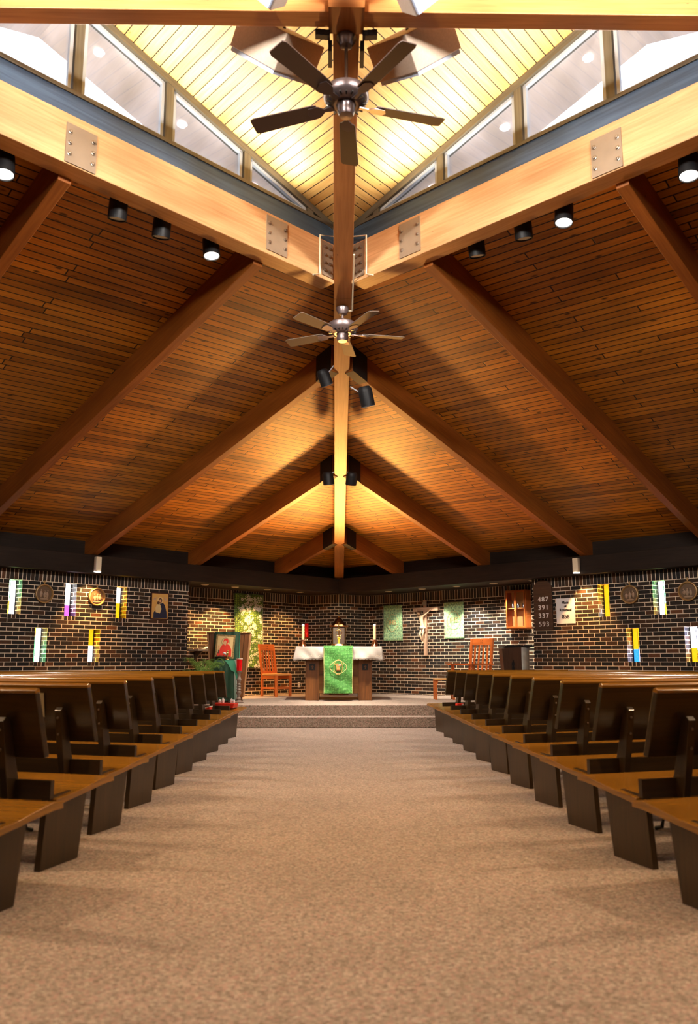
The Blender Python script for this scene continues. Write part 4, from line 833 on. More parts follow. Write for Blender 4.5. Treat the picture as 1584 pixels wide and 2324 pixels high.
# tall flowered hanging
o = wthing('flowered_hanging', 'tall green hanging covered with white flowers on the niche wall', 'wall hanging', wall_frame(-1, 2.74, 1.68, 0.0, NC))
m = MB(); m.grid(lambda a1, b1: ((a1 - 0.5) * (0.80 - 0.06 * (1 - b1)) , (b1 - 0.5) * 1.56, 0.03 + 0.10 * (1 - b1) ** 2 + 0.012 * math.sin(a1 * 11)), 20, 40); m.build('cloth', 'meadow', o, solid=0.004)
rnd = random.Random(5); fl = []
for i in range(190):
    b1 = rnd.random(); x = 0.05 + rnd.gauss(0, 0.17) if b1 > 0.35 else rnd.uniform(-0.3, 0.34); y = (b1 - 0.5) * 1.5
    if abs(x) > 0.36: continue
    fl.append((x, y, rnd.uniform(0.022, 0.062) * (1.0 if b1 > 0.4 else 0.7), rnd.randint(5, 8), rnd.random() * 6))
m = MB()
for (x, y, rr, np_, a0) in fl:
    zf = 0.038 + 0.10 * (0.5 - y / 1.56) ** 2 + 0.012 * math.sin((x / 0.78 + 0.5) * 11)
    for k in range(np_):
        an = a0 + 2 * PI * k / np_; d = V((math.cos(an), math.sin(an), 0)); e = V((-d.y, d.x, 0)); c_ = V((x, y, zf))
        m.face([c_ + d * rr * 0.25 - e * rr * 0.10, c_ + d * rr * 0.65 - e * rr * 0.22, c_ + d * rr, c_ + d * rr * 0.65 + e * rr * 0.22, c_ + d * rr * 0.25 + e * rr * 0.10])
fo = m.build('flower_pattern', 'flower_white', o, recalc=False)
m = MB(); m.tube([(-0.42, 0.785, 0.03), (0.42, 0.785, 0.03)], 0.01, 8); m.build('rod', 'black_metal', o)

# sanctuary lamp, ledge with linen, outlet
o = wthing('sanctuary_lamp', 'red glass sanctuary lamp in a copper bracket in the left niche corner', 'lamp', wall_frame(-1, 1.16, 1.54, 0.02, NC))
m = MB(); m.lathe([(0, 0.03), (0.036, 0.03), (0.042, 0.06), (0.042, 0.34), (0.036, 0.34), (0.034, 0.05), (0, 0.05)], (0, 0, 0.12), 20, (LX, LZ, LY)); m.build('glass', 'red_glass', o)
m = MB(); m.ball((0, 0.11, 0.12), 0.018, n=10); m.build('flame', 'flame', o)
m = MB(); m.lathe([(0, 0.0), (0.05, 0.0), (0.062, 0.03), (0.045, 0.035), (0, 0.03)], (0, 0, 0.12), 20, (LX, LZ, LY)); m.box((0, 0.01, 0.06), (0.03, 0.02, 0.12))
m.build('bracket', 'copper', o)
for s_ in (-1, 1):
    m = MB(); m.prism([(s_ * 0.045, 0.02), (s_ * 0.09, 0.05), (s_ * 0.075, 0.12), (s_ * 0.05, 0.10)], (0, 0, 0.12), LX, LY, LZ, 0.01); m.build('wing', 'copper', o)
o = wthing('wall_ledge', 'grey slate ledge on the left niche wall behind the palm', 'ledge', wall_frame(-1, 3.90, 1.262, 0.0, NC))
m = MB(); m.box((0, 0, 0.16), (0.68, 0.035, 0.32)); m.build('slab', 'slate', o, bevel=0.004)
for x in (-0.2, 0.2):
    m = MB(); m.prism([(0, 0), (0.26, 0), (0.02, -0.18), (0, -0.18)], (x, -0.018, 0.0), LZ, LY, LX, 0.03); m.build('bracket', 'ledge_edge', o)
o = wthing('folded_linen', 'crumpled white linen cloth lying on the grey ledge', 'cloth', wall_frame(-1, 3.83, 1.281, 0.16, NC))
m = MB(); m.grid(lambda a1, b1: ((a1 - 0.5) * 0.42, 0.012 + 0.035 * math.sin(PI * a1) * math.sin(PI * b1) + 0.008 * math.sin(a1 * 17 + b1 * 5), (b1 - 0.5) * 0.2), 22, 10); m.build('cloth', 'white', o, solid=0.012)
o = wthing('wall_outlet', 'small white double outlet low on the brick left of the altar', 'outlet', wall_frame(-1, 1.25, 0.53, 0.0, NC))
slabm(0.07, 0.11, 0.008).build('cover', 'white', o)
for y in (-0.025, 0.025): slabm(0.034, 0.03, 0.003, 0.008, 0, y).build('socket', 'cream', o)

# ------------------------------------------------------------------ altar
PZ = 0.34; AX = -0.01
o = thing('altar', 'wooden altar with two square pillars and a panelled front', 'altar', (AX, 15.95, PZ))
def lbox(c, size, name, m_, par, bevel=0.0, grain=None):
    m = MB(); m.box(c, size, grain=grain); return m.build(name, m_, par, bevel=bevel)
lbox((0, 0, 0.925), (1.50, 0.82, 0.08), 'table_top', 'altar_wood', o, 0.006)
for s_ in (-1, 1):
    p = lbox((s_ * 0.485, 0, 0.4425), (0.25, 0.62, 0.885), 'pillar', 'altar_wood', o, 0.006, LZ)
    m = MB(); m.box((s_ * 0.485, -0.316, 0.60), (0.105, 0.012, 0.11)); m.build('inlay', 'black', p)
    m = MB(); m.box((s_ * 0.485, -0.3235, 0.60), (0.014, 0.004, 0.07)); m.box((s_ * 0.485, -0.3235, 0.61), (0.05, 0.004, 0.014)); m.build('inlay_cross', 'altar_wood', p)
lbox((0, -0.20, 0.69), (0.72, 0.03, 0.37), 'upper_panel', 'altar_panel', o); lbox((0, -0.20, 0.29), (0.72, 0.03, 0.33), 'lower_panel', 'altar_panel', o)
lbox((0, -0.215, 0.48), (0.72, 0.05, 0.095), 'middle_rail', 'altar_wood', o); lbox((0, -0.215, 0.86), (0.72, 0.05, 0.05), 'top_rail', 'altar_wood', o)
# white cloth: flat top, scalloped and flaring drop on every side
o = thing('altar_cloth', 'white altar cloth with scalloped lace hem covering the altar top', 'cloth', (AX, 15.95, PZ))
TX, TY, TZ = 0.775, 0.44, 0.972
def per(k, n): 
    # point on the table outline, outward direction
    P_ = 4 * (TX + TY); s_ = k / n * P_
    if s_ < 2 * TX: return V((-TX + s_, -TY, 0)), V((0, -1, 0)), s_
    s_ -= 2 * TX
    if s_ < 2 * TY: return V((TX, -TY + s_, 0)), V((1, 0, 0)), s_
    s_ -= 2 * TY
    if s_ < 2 * TX: return V((TX - s_, TY, 0)), V((0, 1, 0)), s_
    s_ -= 2 * TX; return V((-TX, TY - s_, 0)), V((-1, 0, 0)), s_
N_ = 440; rows = 9; vs = []
for j in range(rows + 1):
    for k in range(N_):
        p, d, s_ = per(k, N_); b1 = j / rows
        corner = max(0.0, 1 - min(abs(abs(p.x) - TX) + 0.0 if abs(d.y) > 0 else 9, abs(abs(p.y) - TY) if abs(d.x) > 0 else 9) / 0.10)
        dd = d.copy(); 
        if corner > 0: dd = (V((math.copysign(1, p.x), 0, 0)) * (corner * 0.9) * (abs(d.y) > 0) + V((0, math.copysign(1, p.y), 0)) * (corner * 0.9) * (abs(d.x) > 0) + d)
        along = p.x if abs(d.y) > 0 else p.y
        fold = 0.030 * math.sin(along * 11 + b1 * 3.0 * (1 if along > 0 else -1)) * b1 + 0.012 * math.sin(along * 29 - b1 * 5) * b1
        drop = 0.225 * b1 + (0.022 * abs(math.sin(along * 52)) if j == rows else 0) + 0.02 * corner * b1
        vs.append(p + dd * (0.005 + 0.035 * b1 + fold) + V((0, 0, TZ - drop)))
m = MB(); fs = [(j * N_ + k, j * N_ + (k + 1) % N_, (j + 1) * N_ + (k + 1) % N_, (j + 1) * N_ + k) for j in range(rows) for k in range(N_)]
m.poly(vs, fs, (1, 0, 0), 0, True); m.build('hanging_cloth', 'cloth_white', o, angle=80, solid=0.004)
m = MB(); m.box((0, 0, 0.97), (2 * TX + 0.01, 2 * TY + 0.01, 0.006)); m.build('cloth_top', 'cloth_white', o)
m = MB()
for side_y in (-1,):
    for k in range(64):
        x = -TX + 2 * TX * (k + 0.5) / 64; m.lathe([(0.003, 0), (0.006, 0), (0.006, 0.002), (0.003, 0.002)], (x, -TY - 0.048, TZ - 0.17 + 0.012 * math.sin(k * 1.9)), 6, (LX, LZ, -LY))
m.build('lace_holes', 'cream', o)
# green runner
o = thing('green_runner', 'green brocade runner with an embroidered emblem hanging over the altar front', 'runner', (AX - 0.01, 15.43, PZ))
def rn(a1, b1):
    if b1 > 0.9: return ((a1 - 0.5) * 0.53, -0.02 + (b1 - 0.9) * 6.0, 0.983)
    b2 = b1 / 0.9; wob = 0.012 * math.sin(a1 * 7 + b2 * 9) + 0.010 * math.sin(b2 * 17 + a1 * 5) + 0.006 * math.sin(a1 * 23 + b2 * 3)
    return ((a1 - 0.5) * (0.53 - 0.008 * math.sin(b2 * 6)), -0.055 + wob * (0.4 + 0.6 * (1 - b2)) + (0.02 if b2 > 0.97 else 0), 0.135 + b2 * 0.845)
m = MB(); m.grid(rn, 26, 60); m.build('cloth', 'brocade_green', o, solid=0.004)
def em(name, mb, m_): 
    ob = mb.build(name, m_, o); return ob
tilt = Matrix.Translation((0, -0.085, 0.60)) @ Matrix.Rotation(PI / 2, 4, 'X')
def place(ob): ob.matrix_local = tilt; return ob
place(em('emblem_ring', ring_tube(0.135, 0.105, 0.0, 0.0045, 1), 'gold_pale')); place(em('emblem_ring', ring_tube(0.075, 0.135, 0.0, 0.0035, 0), 'gold_paint'))
place(em('emblem_bird', flat([(-0.03, -0.055), (0.035, -0.055), (0.03, 0.0), (0.065, 0.035), (0.045, 0.06), (0.0, 0.045), (-0.02, 0.07), (-0.06, 0.05), (-0.035, 0.01)], 0.002, 0.004), 'chair_pale'))
place(em('emblem_wing', flat([(0.0, 0.02), (0.06, 0.03), (0.055, 0.055), (0.01, 0.05)], 0.007, 0.003), 'cloth_white')); place(em('emblem_nest', flat([(-0.045, -0.075), (0.045, -0.075), (0.035, -0.05), (-0.035, -0.05)], 0.003, 0.005), 'copper'))
for s_ in (-1, 1):
    m = MB(); m.tube([rn(0.5 + s_ * 0.485, k / 40)[:1] + (rn(0.5 + s_ * 0.485, k / 40)[1] - 0.006, rn(0.5 + s_ * 0.485, k / 40)[2]) for k in range(36)], 0.004, 6); m.build('gold_edging', 'gold_pale', o)

TOPZ = PZ + 0.974
def candle(x, label, h=0.28):
    o = thing('altar_candle', label, 'candle', (x, 15.62, TOPZ), group='candles on the altar')
    m = MB(); m.lathe([(0, 0), (0.062, 0), (0.058, 0.012), (0.022, 0.05), (0.018, 0.10), (0, 0.10)], n=20); m.build('foot', 'copper', o)
    for k in range(3):
        an = 2 * PI * k / 3 + 0.5; m = MB(); m.prism([(0.015, 0.0), (0.075, 0.0), (0.055, 0.085), (0.02, 0.10)], V((-math.sin(an), math.cos(an), 0)) * -0.004, V((math.cos(an), math.sin(an), 0)), LZ, V((-math.sin(an), math.cos(an), 0)), 0.008); m.build('leg', 'copper', o)
    m = MB(); m.lathe([(0, 0.10), (0.03, 0.10), (0.078, 0.118), (0.08, 0.122), (0.03, 0.112), (0, 0.112)], n=24); m.build('drip_dish', 'silver', o)
    m = MB(); m.lathe([(0, 0.112), (0.024, 0.112), (0.024, 0.112 + h), (0.005, 0.112 + h), (0, 0.112 + h)], n=20); w_ = m.build('wax', 'wax', o)
    m = MB(); m.lathe([(0.0255, 0.09 + h), (0.0255, 0.125 + h), (0.008, 0.13 + h), (0, 0.13 + h)], n=20); m.build('follower', 'white', w_)
    return o
candle(-0.672, 'pale altar candle in a copper holder on the end of the altar nearest the ambo'); candle(0.652, 'yellow altar candle in a copper holder on the end of the altar nearest the crucifix')
# altar cross
o = thing('altar_cross', 'gilt standing cross on a white foot at the middle of the altar', 'cross', (AX, 15.62, TOPZ + 0.013))
m = MB(); m.lathe([(0, 0), (0.07, 0), (0.06, 0.02), (0.02, 0.035), (0, 0.035)], n=24); m.build('foot', 'white', o)
m = MB(); m.lathe([(0, 0.035), (0.022, 0.035), (0.022, 0.135), (0.03, 0.14), (0.012, 0.155), (0, 0.155)], n=20); m.build('stem', 'amber', o)
m = MB(); m.tube([(0, 0, 0.15), (0, 0, 0.43)], 0.011, 8); m.box((0, 0, 0.385), (0.14, 0.016, 0.02)); m.build('cross', 'brass', o)
m = MB(); m.tube([(0.055 * math.cos(2 * PI * k / 32), 0, 0.235 + 0.055 * math.sin(2 * PI * k / 32)) for k in range(33)], 0.006, 6, cap=False); m.build('ring', 'brass', o)

# shelf and tabernacle behind the altar
o = thing('tabernacle_shelf', 'dark wooden shelf on a plinth against the corner behind the altar', 'shelf', (0, 18.35, PZ))
lbox((0, 0, 1.015), (1.15, 0.42, 0.04), 'top', 'ledge_edge', o, 0.004); lbox((0, 0.02, 0.50), (0.42, 0.34, 0.99), 'plinth', 'altar_wood', o, 0.004)
o = thing('tabernacle', 'lantern shaped brass tabernacle with a pointed brown roof behind the altar', 'tabernacle', (0, 18.3, PZ + 1.037))
n6 = 6; rot = PI / 6
def hexr(rad, z): return [(rad * math.cos(rot + 2 * PI * k / 6), rad * math.sin(rot + 2 * PI * k / 6), z) for k in range(6)]
m = MB(); m.lathe([(0, 0), (0.17, 0), (0.17, 0.03), (0, 0.03)], n=6, smooth=False); m.build('base', 'brass', o)
for k in range(6):
    p = V(hexr(0.16, 0.03)[k]); m = MB(); m.tube([p, p + V((0, 0, 0.36))], 0.011, 8); m.build('post', 'brass', o)
    a_, b_ = V(hexr(0.15, 0.035)[k]), V(hexr(0.15, 0.035)[(k + 1) % 6]); m = MB(); nn = ((a_ + b_) / 2); nn.z = 0; nn.normalize()
    m.hexa([a_ + (b_ - a_) * 0.08, b_ - (b_ - a_) * 0.08, b_ - (b_ - a_) * 0.08 + nn * 0.006, a_ + (b_ - a_) * 0.08 + nn * 0.006], [x + V((0, 0, 0.34)) for x in (a_ + (b_ - a_) * 0.08, b_ - (b_ - a_) * 0.08, b_ - (b_ - a_) * 0.08 + nn * 0.006, a_ + (b_ - a_) * 0.08 + nn * 0.006)], (0, 0, 1)); m.build('panel', 'grey_panel' if k % 2 else 'cloth_white', o)
m = MB(); m.lathe([(0.16, 0.39), (0.205, 0.40), (0.205, 0.425), (0.16, 0.44), (0.03, 0.60), (0.0, 0.60)], n=6, smooth=False); rf = m.build('roof', 'copper', o)
for k in range(6):
    p = V(hexr(0.2, 0.425)[k]); m = MB(); m.ball(p, 0.014, n=8); m.build('finial_ball', 'brass', rf)
m = MB(); m.tube([(0, 0, 0.60), (0, 0, 0.72)], 0.006, 6); m.box((0, 0, 0.69), (0.05, 0.008, 0.008)); m.ball((0, 0, 0.615), 0.02, n=10); m.build('top_cross', 'brass', o)

# ------------------------------------------------------------------ ambo with its cloth, icon stand, floor candle
o = thing('ambo', 'large wooden ambo with a slanting top left of the altar', 'ambo', (-2.02, 15.55, PZ), (0, 0, math.radians(6)))
def loft(bot, top_, name, m_, par, bevel=0.004, grain=LZ):
    m = MB(); m.hexa(bot, top_, grain); return m.build(name, m_, par, bevel=bevel)
loft([(-0.27, -0.12, 0.06), (0.27, -0.12, 0.06), (0.27, -0.09, 0.06), (-0.27, -0.09, 0.06)], [(-0.37, -0.15, 1.21), (0.37, -0.15, 1.21), (0.37, -0.12, 1.21), (-0.37, -0.12, 1.21)], 'front_panel', 'altar_wood', o)
for s_ in (-1, 1):
    loft([(s_ * 0.27, -0.12, 0.06), (s_ * 0.30, -0.12, 0.06), (s_ * 0.30, 0.25, 0.06), (s_ * 0.27, 0.25, 0.06)], [(s_ * 0.37, -0.15, 1.22), (s_ * 0.40, -0.15, 1.22), (s_ * 0.40, 0.38, 1.11), (s_ * 0.37, 0.38, 1.11)], 'side_panel', 'ambo_side', o)
    loft([(s_ * 0.19, -0.128, 0.08), (s_ * 0.26, -0.128, 0.08), (s_ * 0.26, -0.118, 0.08), (s_ * 0.19, -0.118, 0.08)], [(s_ * 0.28, -0.16, 1.19), (s_ * 0.36, -0.16, 1.19), (s_ * 0.36, -0.15, 1.19), (s_ * 0.28, -0.15, 1.19)], 'stile', 'altar_wood', o)
loft([(-0.39, -0.17, 1.20), (0.39, -0.17, 1.20), (0.39, 0.38, 1.10), (-0.39, 0.38, 1.10)], [(-0.39, -0.17, 1.22), (0.39, -0.17, 1.22), (0.39, 0.38, 1.12), (-0.39, 0.38, 1.12)], 'desk', 'altar_wood', o, grain=LX)
lbox((0, 0.07, 0.03), (0.52, 0.34, 0.06), 'foot', 'altar_wood', o, 0.004)
o = thing('microphone', 'thin gooseneck microphone rising from the top of the ambo', 'microphone', (-1.93, 15.50, PZ + 1.22))
m = MB(); m.tube([(0, 0, 0), (0, 0, 0.06), (0.01, 0.0, 0.10), (0.06, 0, 0.19), (0.085, 0, 0.25)], 0.005, 8); m.build('neck', 'silver', o)
m = MB(); m.ball((0.09, 0, 0.265), (0.011, 0.011, 0.02), n=10); m.build('capsule', 'black', o)
m = MB(); m.lathe([(0, 0), (0.03, 0), (0.025, 0.012), (0, 0.012)], n=16); m.build('foot', 'black', o)
o = thing('ambo_cloth', 'dark green satin cloth hanging down the front of the ambo behind the icon', 'cloth', (-2.02, 15.55, PZ), (0, 0, math.radians(6)))
def ac(a1, b1):
    x = -0.26 + a1 * 0.46
    if b1 > 0.8: return (x, -0.20 + (b1 - 0.8) * 1.4, 1.235 - (b1 - 0.8) * 0.25)
    return (x, -0.195 + 0.008 * math.sin(a1 * 19 + b1 * 3) + 0.03 * (0.8 - b1), 0.50 + b1 / 0.8 * 0.73)
m = MB(); m.grid(ac, 30, 30); m.build('cloth', 'cloth_green', o, solid=0.004)
m = MB(); m.tube([(ac(0.985, k / 30)[0], ac(0.985, k / 30)[1] - 0.008, ac(0.985, k / 30)[2]) for k in range(24)], 0.006, 6); m.build('pale_edging', 'cloth_mint', o)

o = thing('side_table', 'small square table hidden under green satin in front of the ambo', 'table', (-2.01, 15.0, PZ))
lbox((0, 0, 0.70), (0.34, 0.32, 0.03), 'table_top', 'altar_wood', o)
for x in (-0.15, 0.15):
    for y in (-0.14, 0.14): lbox((x, y, 0.343), (0.035, 0.035, 0.686), 'leg', 'altar_wood', o)
o = thing('table_cloth', 'dark green satin cloth draped to the floor over the small table', 'tablecloth', (-2.01, 15.0, PZ))
m = MB(); pts = []
NN = 120; hw, hd = 0.18, 0.17; vs = []
for j in range(13):
    b1 = j / 12
    for k in range(NN):
        an = 2 * PI * k / NN; dx, dy = math.cos(an), math.sin(an); sc_ = 1 / max(abs(dx) / hw, abs(dy) / hd)
        rr = sc_ * (1 + 0.10 * b1) + 0.014 * b1 * math.sin(k * 2 * PI / 10)
        vs.append((dx * rr, dy * rr, 0.722 - b1 * 0.70))
m.poly(vs, [(j * NN + k, j * NN + (k + 1) % NN, (j + 1) * NN + (k + 1) % NN, (j + 1) * NN + k) for j in range(12) for k in range(NN)], LX, 0, True); m.build('skirt', 'cloth_green', o, angle=70, solid=0.004)
lbox((0, 0, 0.722), (0.365, 0.345, 0.006), 'cloth_top', 'cloth_green', o)
m = MB(); m.prism([(0.02, 0.72), (0.19, 0.722), (0.235, 0.55), (0.27, 0.30), (0.22, 0.42), (0.19, 0.52), (0.13, 0.55), (0.09, 0.64)], (0.0, -0.215, 0), LX, LZ, LY, 0.012); m.build('pale_fold', 'cloth_mint', o)
# icon on the table
o = thing('painted_icon', 'gold icon of a red robed saint leaning above the green table', 'icon', (-2.045, 15.08, PZ + 0.728), (math.radians(90 - 7), math.radians(3), 0))
slabm(0.335, 0.415, 0.022, 0, 0, 0.235).build('frame', 'frame_gilt', o); slabm(0.275, 0.355, 0.003, 0.022, 0, 0.235).build('gold_ground', 'gold_pale', o)
def fl2(pts, z, n_, m_): flat([(x, y + 0.235) for x, y in pts], z).build(n_, m_, o)
disc(0.072, 0.0255, (0.005, 0.315), th=0.002).build('halo_rim', 'brown_paint', o); disc(0.067, 0.028, (0.005, 0.315), th=0.002).build('halo', 'gold_pale', o)
fl2([(-0.13, -0.175), (0.125, -0.175), (0.12, -0.06), (0.09, 0.01), (0.04, 0.045), (-0.03, 0.04), (-0.075, -0.01), (-0.09, -0.08), (-0.125, -0.12)], 0.031, 'robe', 'ruby_paint')
disc(0.045, 0.031, (0.012, 0.325), sy=1.15).build('hood', 'ruby_paint', o); disc(0.026, 0.034, (0.0, 0.305), sy=1.35).build('face', 'skin_paint', o); disc(0.018, 0.034, (0.002, 0.265), sy=0.9).build('neck', 'skin_paint', o)
fl2([(-0.115, -0.13), (-0.095, -0.13), (-0.09, -0.07), (-0.11, -0.06)], 0.034, 'sleeve', 'brown_paint'); disc(0.010, 0.034, (-0.105, 0.20), sy=1.6).build('hand', 'skin_paint', o); disc(0.007, 0.034, (-0.105, 0.232), sy=1.4).build('egg', 'ruby_paint', o)
o = thing('dark_bowl', 'low black bowl of dried stems standing before the saint icon', 'bowl', (-2.10, 14.93, PZ + 0.728))
m = MB(); m.lathe([(0, 0), (0.06, 0), (0.085, 0.03), (0.09, 0.055), (0.082, 0.055), (0.07, 0.02), (0, 0.015)], n=24); m.build('bowl', 'black', o)
m = MB(); rnd = random.Random(3)
for i in range(22):
    a1 = rnd.uniform(0, 6.28); r1 = rnd.uniform(0, 0.07); m.tube([(r1 * math.cos(a1), r1 * math.sin(a1), 0.03), (1.2 * r1 * math.cos(a1 + 0.5), 1.2 * r1 * math.sin(a1 + 0.5), 0.06 + rnd.random() * 0.03)], 0.004, 5)
m.build('dried_stems', 'hair_wood', o)
o = thing('gilt_figurine', 'small gilt figurine with a white flower beside the black bowl', 'figurine', (-1.965, 14.92, PZ + 0.728))
m = MB(); m.lathe([(0, 0), (0.045, 0), (0.04, 0.012), (0.012, 0.025), (0.010, 0.07), (0.018, 0.09), (0, 0.10)], n=18); m.build('foot', 'brass', o)
m = MB(); m.ball((0, 0, 0.115), (0.026, 0.02, 0.03), n=12); m.ball((0.005, 0, 0.155), 0.017, n=12); m.build('figure', 'brass', o)
m = MB(); m.ball((-0.055, 0, 0.115), (0.03, 0.02, 0.018), n=10); m.ball((-0.03, 0, 0.095), (0.02, 0.015, 0.015), n=10); m.build('flower', 'white', o)

o = thing('floor_candlestick', 'turned grey brown floor candlestick on the platform edge beside the ambo', 'candlestick', (-1.735, 14.77, PZ))
m = MB(); m.lathe([(0, 0), (0.085, 0), (0.088, 0.015), (0.06, 0.03), (0.034, 0.05), (0.045, 0.075), (0.028, 0.09), (0.024, 0.13), (0.04, 0.155), (0.045, 0.18), (0.028, 0.20), (0.042, 0.225), (0.026, 0.245), (0.040, 0.27), (0.026, 0.29), (0.040, 0.31), (0.024, 0.33), (0.034, 0.37), (0.046, 0.395), (0.030, 0.42), (0.022, 0.45), (0.026, 0.50), (0.045, 0.515), (0.052, 0.54), (0, 0.54)], n=28); m.build('shaft', 'stone_turned', o)
o = thing('red_votive_candle', 'tall red glass candle burning on the turned floor candlestick', 'candle', (-1.735, 14.77, PZ + 0.542))
m = MB(); m.lathe([(0, 0), (0.042, 0), (0.048, 0.04), (0.052, 0.20), (0.046, 0.20), (0.04, 0.15), (0, 0.15)], n=24); m.build('glass', 'red_glass', o)
m = MB(); m.lathe([(0.045, 0.195), (0.056, 0.197), (0.056, 0.212), (0.045, 0.212)], n=24); m.build('rim', 'paper', o); m = MB(); m.ball((0, -0.02, 0.165), (0.012, 0.012, 0.018), n=8); m.build('flame', 'flame', o)

# palm
o = thing('potted_palm', 'low potted palm with arching fronds beyond the left pews beside the ambo', 'potted palm', (-2.30, 14.44, PZ))
m = MB(); m.lathe([(0, 0), (0.12, 0), (0.13, 0.26), (0.14, 0.28), (0.12, 0.28), (0.11, 0.22), (0, 0.22)], n=24); m.build('pot', 'pot', o)
rnd = random.Random(11)
for i in range(11):
    an = 2 * PI * i / 11 + rnd.uniform(-0.2, 0.2); ln = rnd.uniform(0.26, 0.40); hgt = rnd.uniform(0.28, 0.50); m = MB(); pts = []
    for k in range(13):
        t = k / 12; pts.append(V((math.cos(an) * ln * t, math.sin(an) * ln * t, 0.24 + hgt * math.sin(t * 2.0) * 1.05)))
    m.tube(pts, [0.006 * (1 - 0.8 * k / 12) for k in range(13)], 5)
    for k in range(3, 13):
        d = (pts[k] - pts[k - 1]).normalized(); sd = d.cross(LZ).normalized(); lf = 0.11 * math.sin(PI * (k - 1) / 12.5) + 0.02
        for hlf in (0, 0.5):
            p = pts[k] - (pts[k] - pts[k - 1]) * hlf
            for s_ in (-1, 1):
                e = p + sd * s_ * lf + d * lf * 0.7 - LZ * lf * 0.25; mid = (p + e) / 2 + LZ * lf * 0.08; wv = d * 0.0045
                m.face([p - wv, mid - wv * 1.3, e, mid + wv * 1.3, p + wv])
    m.build('frond', 'leaf', o, recalc=False)

# ------------------------------------------------------------------ chairs
def mission_chair(name, label, loc, rz, w, d, seat_h, back_h, arms, wd, sw):
    o = thing(name, label, 'chair', loc, (0, 0, rz)); t = 0.045; rec = 0.10
    for s_ in (-1, 1):
        x = s_ * (w / 2 - t / 2)
        m = MB(); m.hexa([(x - t / 2, d / 2 - t, 0), (x + t / 2, d / 2 - t, 0), (x + t / 2, d / 2, 0), (x - t / 2, d / 2, 0)], [(x - t / 2, d / 2 - t, seat_h), (x + t / 2, d / 2 - t, seat_h), (x + t / 2, d / 2, seat_h), (x - t / 2, d / 2, seat_h)], LZ)
        m.hexa([(x - t / 2, d / 2 - t, seat_h), (x + t / 2, d / 2 - t, seat_h), (x + t / 2, d / 2, seat_h), (x - t / 2, d / 2, seat_h)], [(x - t / 2, d / 2 - t + rec, back_h), (x + t / 2, d / 2 - t + rec, back_h), (x + t / 2, d / 2 + rec, back_h), (x - t / 2, d / 2 + rec, back_h)], LZ); m.build('leg', wd, o, bevel=0.003)
        lbox((x, -d / 2 + t / 2, seat_h / 2 if not arms else (seat_h + 0.20) / 2), (t, t, seat_h if not arms else seat_h + 0.20), 'leg', wd, o, 0.003, LZ)
        lbox((x, 0, 0.17), (0.025, d - 2 * t, 0.04), 'stretcher', wd, o, 0.002); lbox((x, 0, seat_h - 0.05), (0.025, d - 2 * t, 0.07), 'seat_rail', wd, o, 0.002)
        if arms: lbox((x, -0.02, seat_h + 0.215), (0.09, d + 0.12, 0.03), 'armrest', wd, o, 0.006)
    lbox((0, 0, seat_h + 0.005), (w - 0.01, d - 0.02, 0.04), 'seat', sw, o, 0.008)
    lbox((0, -d / 2 + t / 2, 0.17), (w - 2 * t, 0.025, 0.04), 'stretcher', wd, o, 0.002)
    f = lambda z: d / 2 - t / 2 + rec * (z - seat_h) / (back_h - seat_h)
    z1, z2 = back_h - 0.13, back_h
    m = MB(); m.hexa([(-w / 2 + t, f(z1) - 0.014, z1), (w / 2 - t, f(z1) - 0.014, z1), (w / 2 - t, f(z1) + 0.014, z1), (-w / 2 + t, f(z1) + 0.014, z1)], [(-w / 2 + t, f(z2) - 0.014, z2), (w / 2 - t, f(z2) - 0.014, z2), (w / 2 - t, f(z2) + 0.014, z2), (-w / 2 + t, f(z2) + 0.014, z2)], LX); tr_ = m.build('top_rail', wd, o, bevel=0.003)
    for x in (-0.018, 0.018):
        for z in (-0.02, 0.02):
            zz_ = back_h - 0.065 + z; lbox((x, f(zz_), zz_), (0.016, 0.032, 0.016), 'peg_hole', 'black', tr_)
    z0 = seat_h + 0.05; lbox((0, f(z0), z0), (w - 2 * t, 0.026, 0.06), 'lower_rail', wd, o, 0.002)
    for k in range(4):
        x = -w / 2 + t + (w - 2 * t) * (k + 0.75) / 4.5; m = MB()
        m.hexa([(x - 0.018, f(z0) - 0.007, z0), (x + 0.018, f(z0) - 0.007, z0), (x + 0.018, f(z0) + 0.007, z0), (x - 0.018, f(z0) + 0.007, z0)], [(x - 0.018, f(z1) - 0.007, z1), (x + 0.018, f(z1) - 0.007, z1), (x + 0.018, f(z1) + 0.007, z1), (x - 0.018, f(z1) + 0.007, z1)], LZ); m.build('back_slat', wd, o)
    return o
mission_chair('slatted_chair', 'orange slat back wooden chair left of the altar facing it', (-1.28, 17.45, PZ), math.radians(52), 0.46, 0.44, 0.43, 1.05, False, 'chair_wood', 'chair_pale')
mission_chair('slatted_armchair', 'red brown slat back armchair right of the crucifix', (2.52, 16.2, PZ), math.radians(-50), 0.56, 0.52, 0.43, 1.14, True, 'chair_wood', 'chair_wood')
# stool with scrolled leg
o = thing('wooden_stool', 'low wooden stool with scrolled legs behind the front right pew', 'stool', (1.92, 15.95, PZ))
lbox((0.05, 0, 0.375), (0.40, 0.34, 0.03), 'seat', 'chair_pale', o, 0.006)
for x in (-0.13, 0.2):
    for y in (-0.13, 0.13):
        m = MB(); m.prism([(-0.018, 0.0), (0.028, 0.0), (0.018, 0.05), (0.03, 0.09), (0.014, 0.14), (0.026, 0.19), (0.016, 0.25), (0.04, 0.32), (0.04, 0.36), (-0.018, 0.36)], (x, y - 0.015, 0), LX, LZ, LY, 0.03); m.build('leg', 'chair_wood', o)
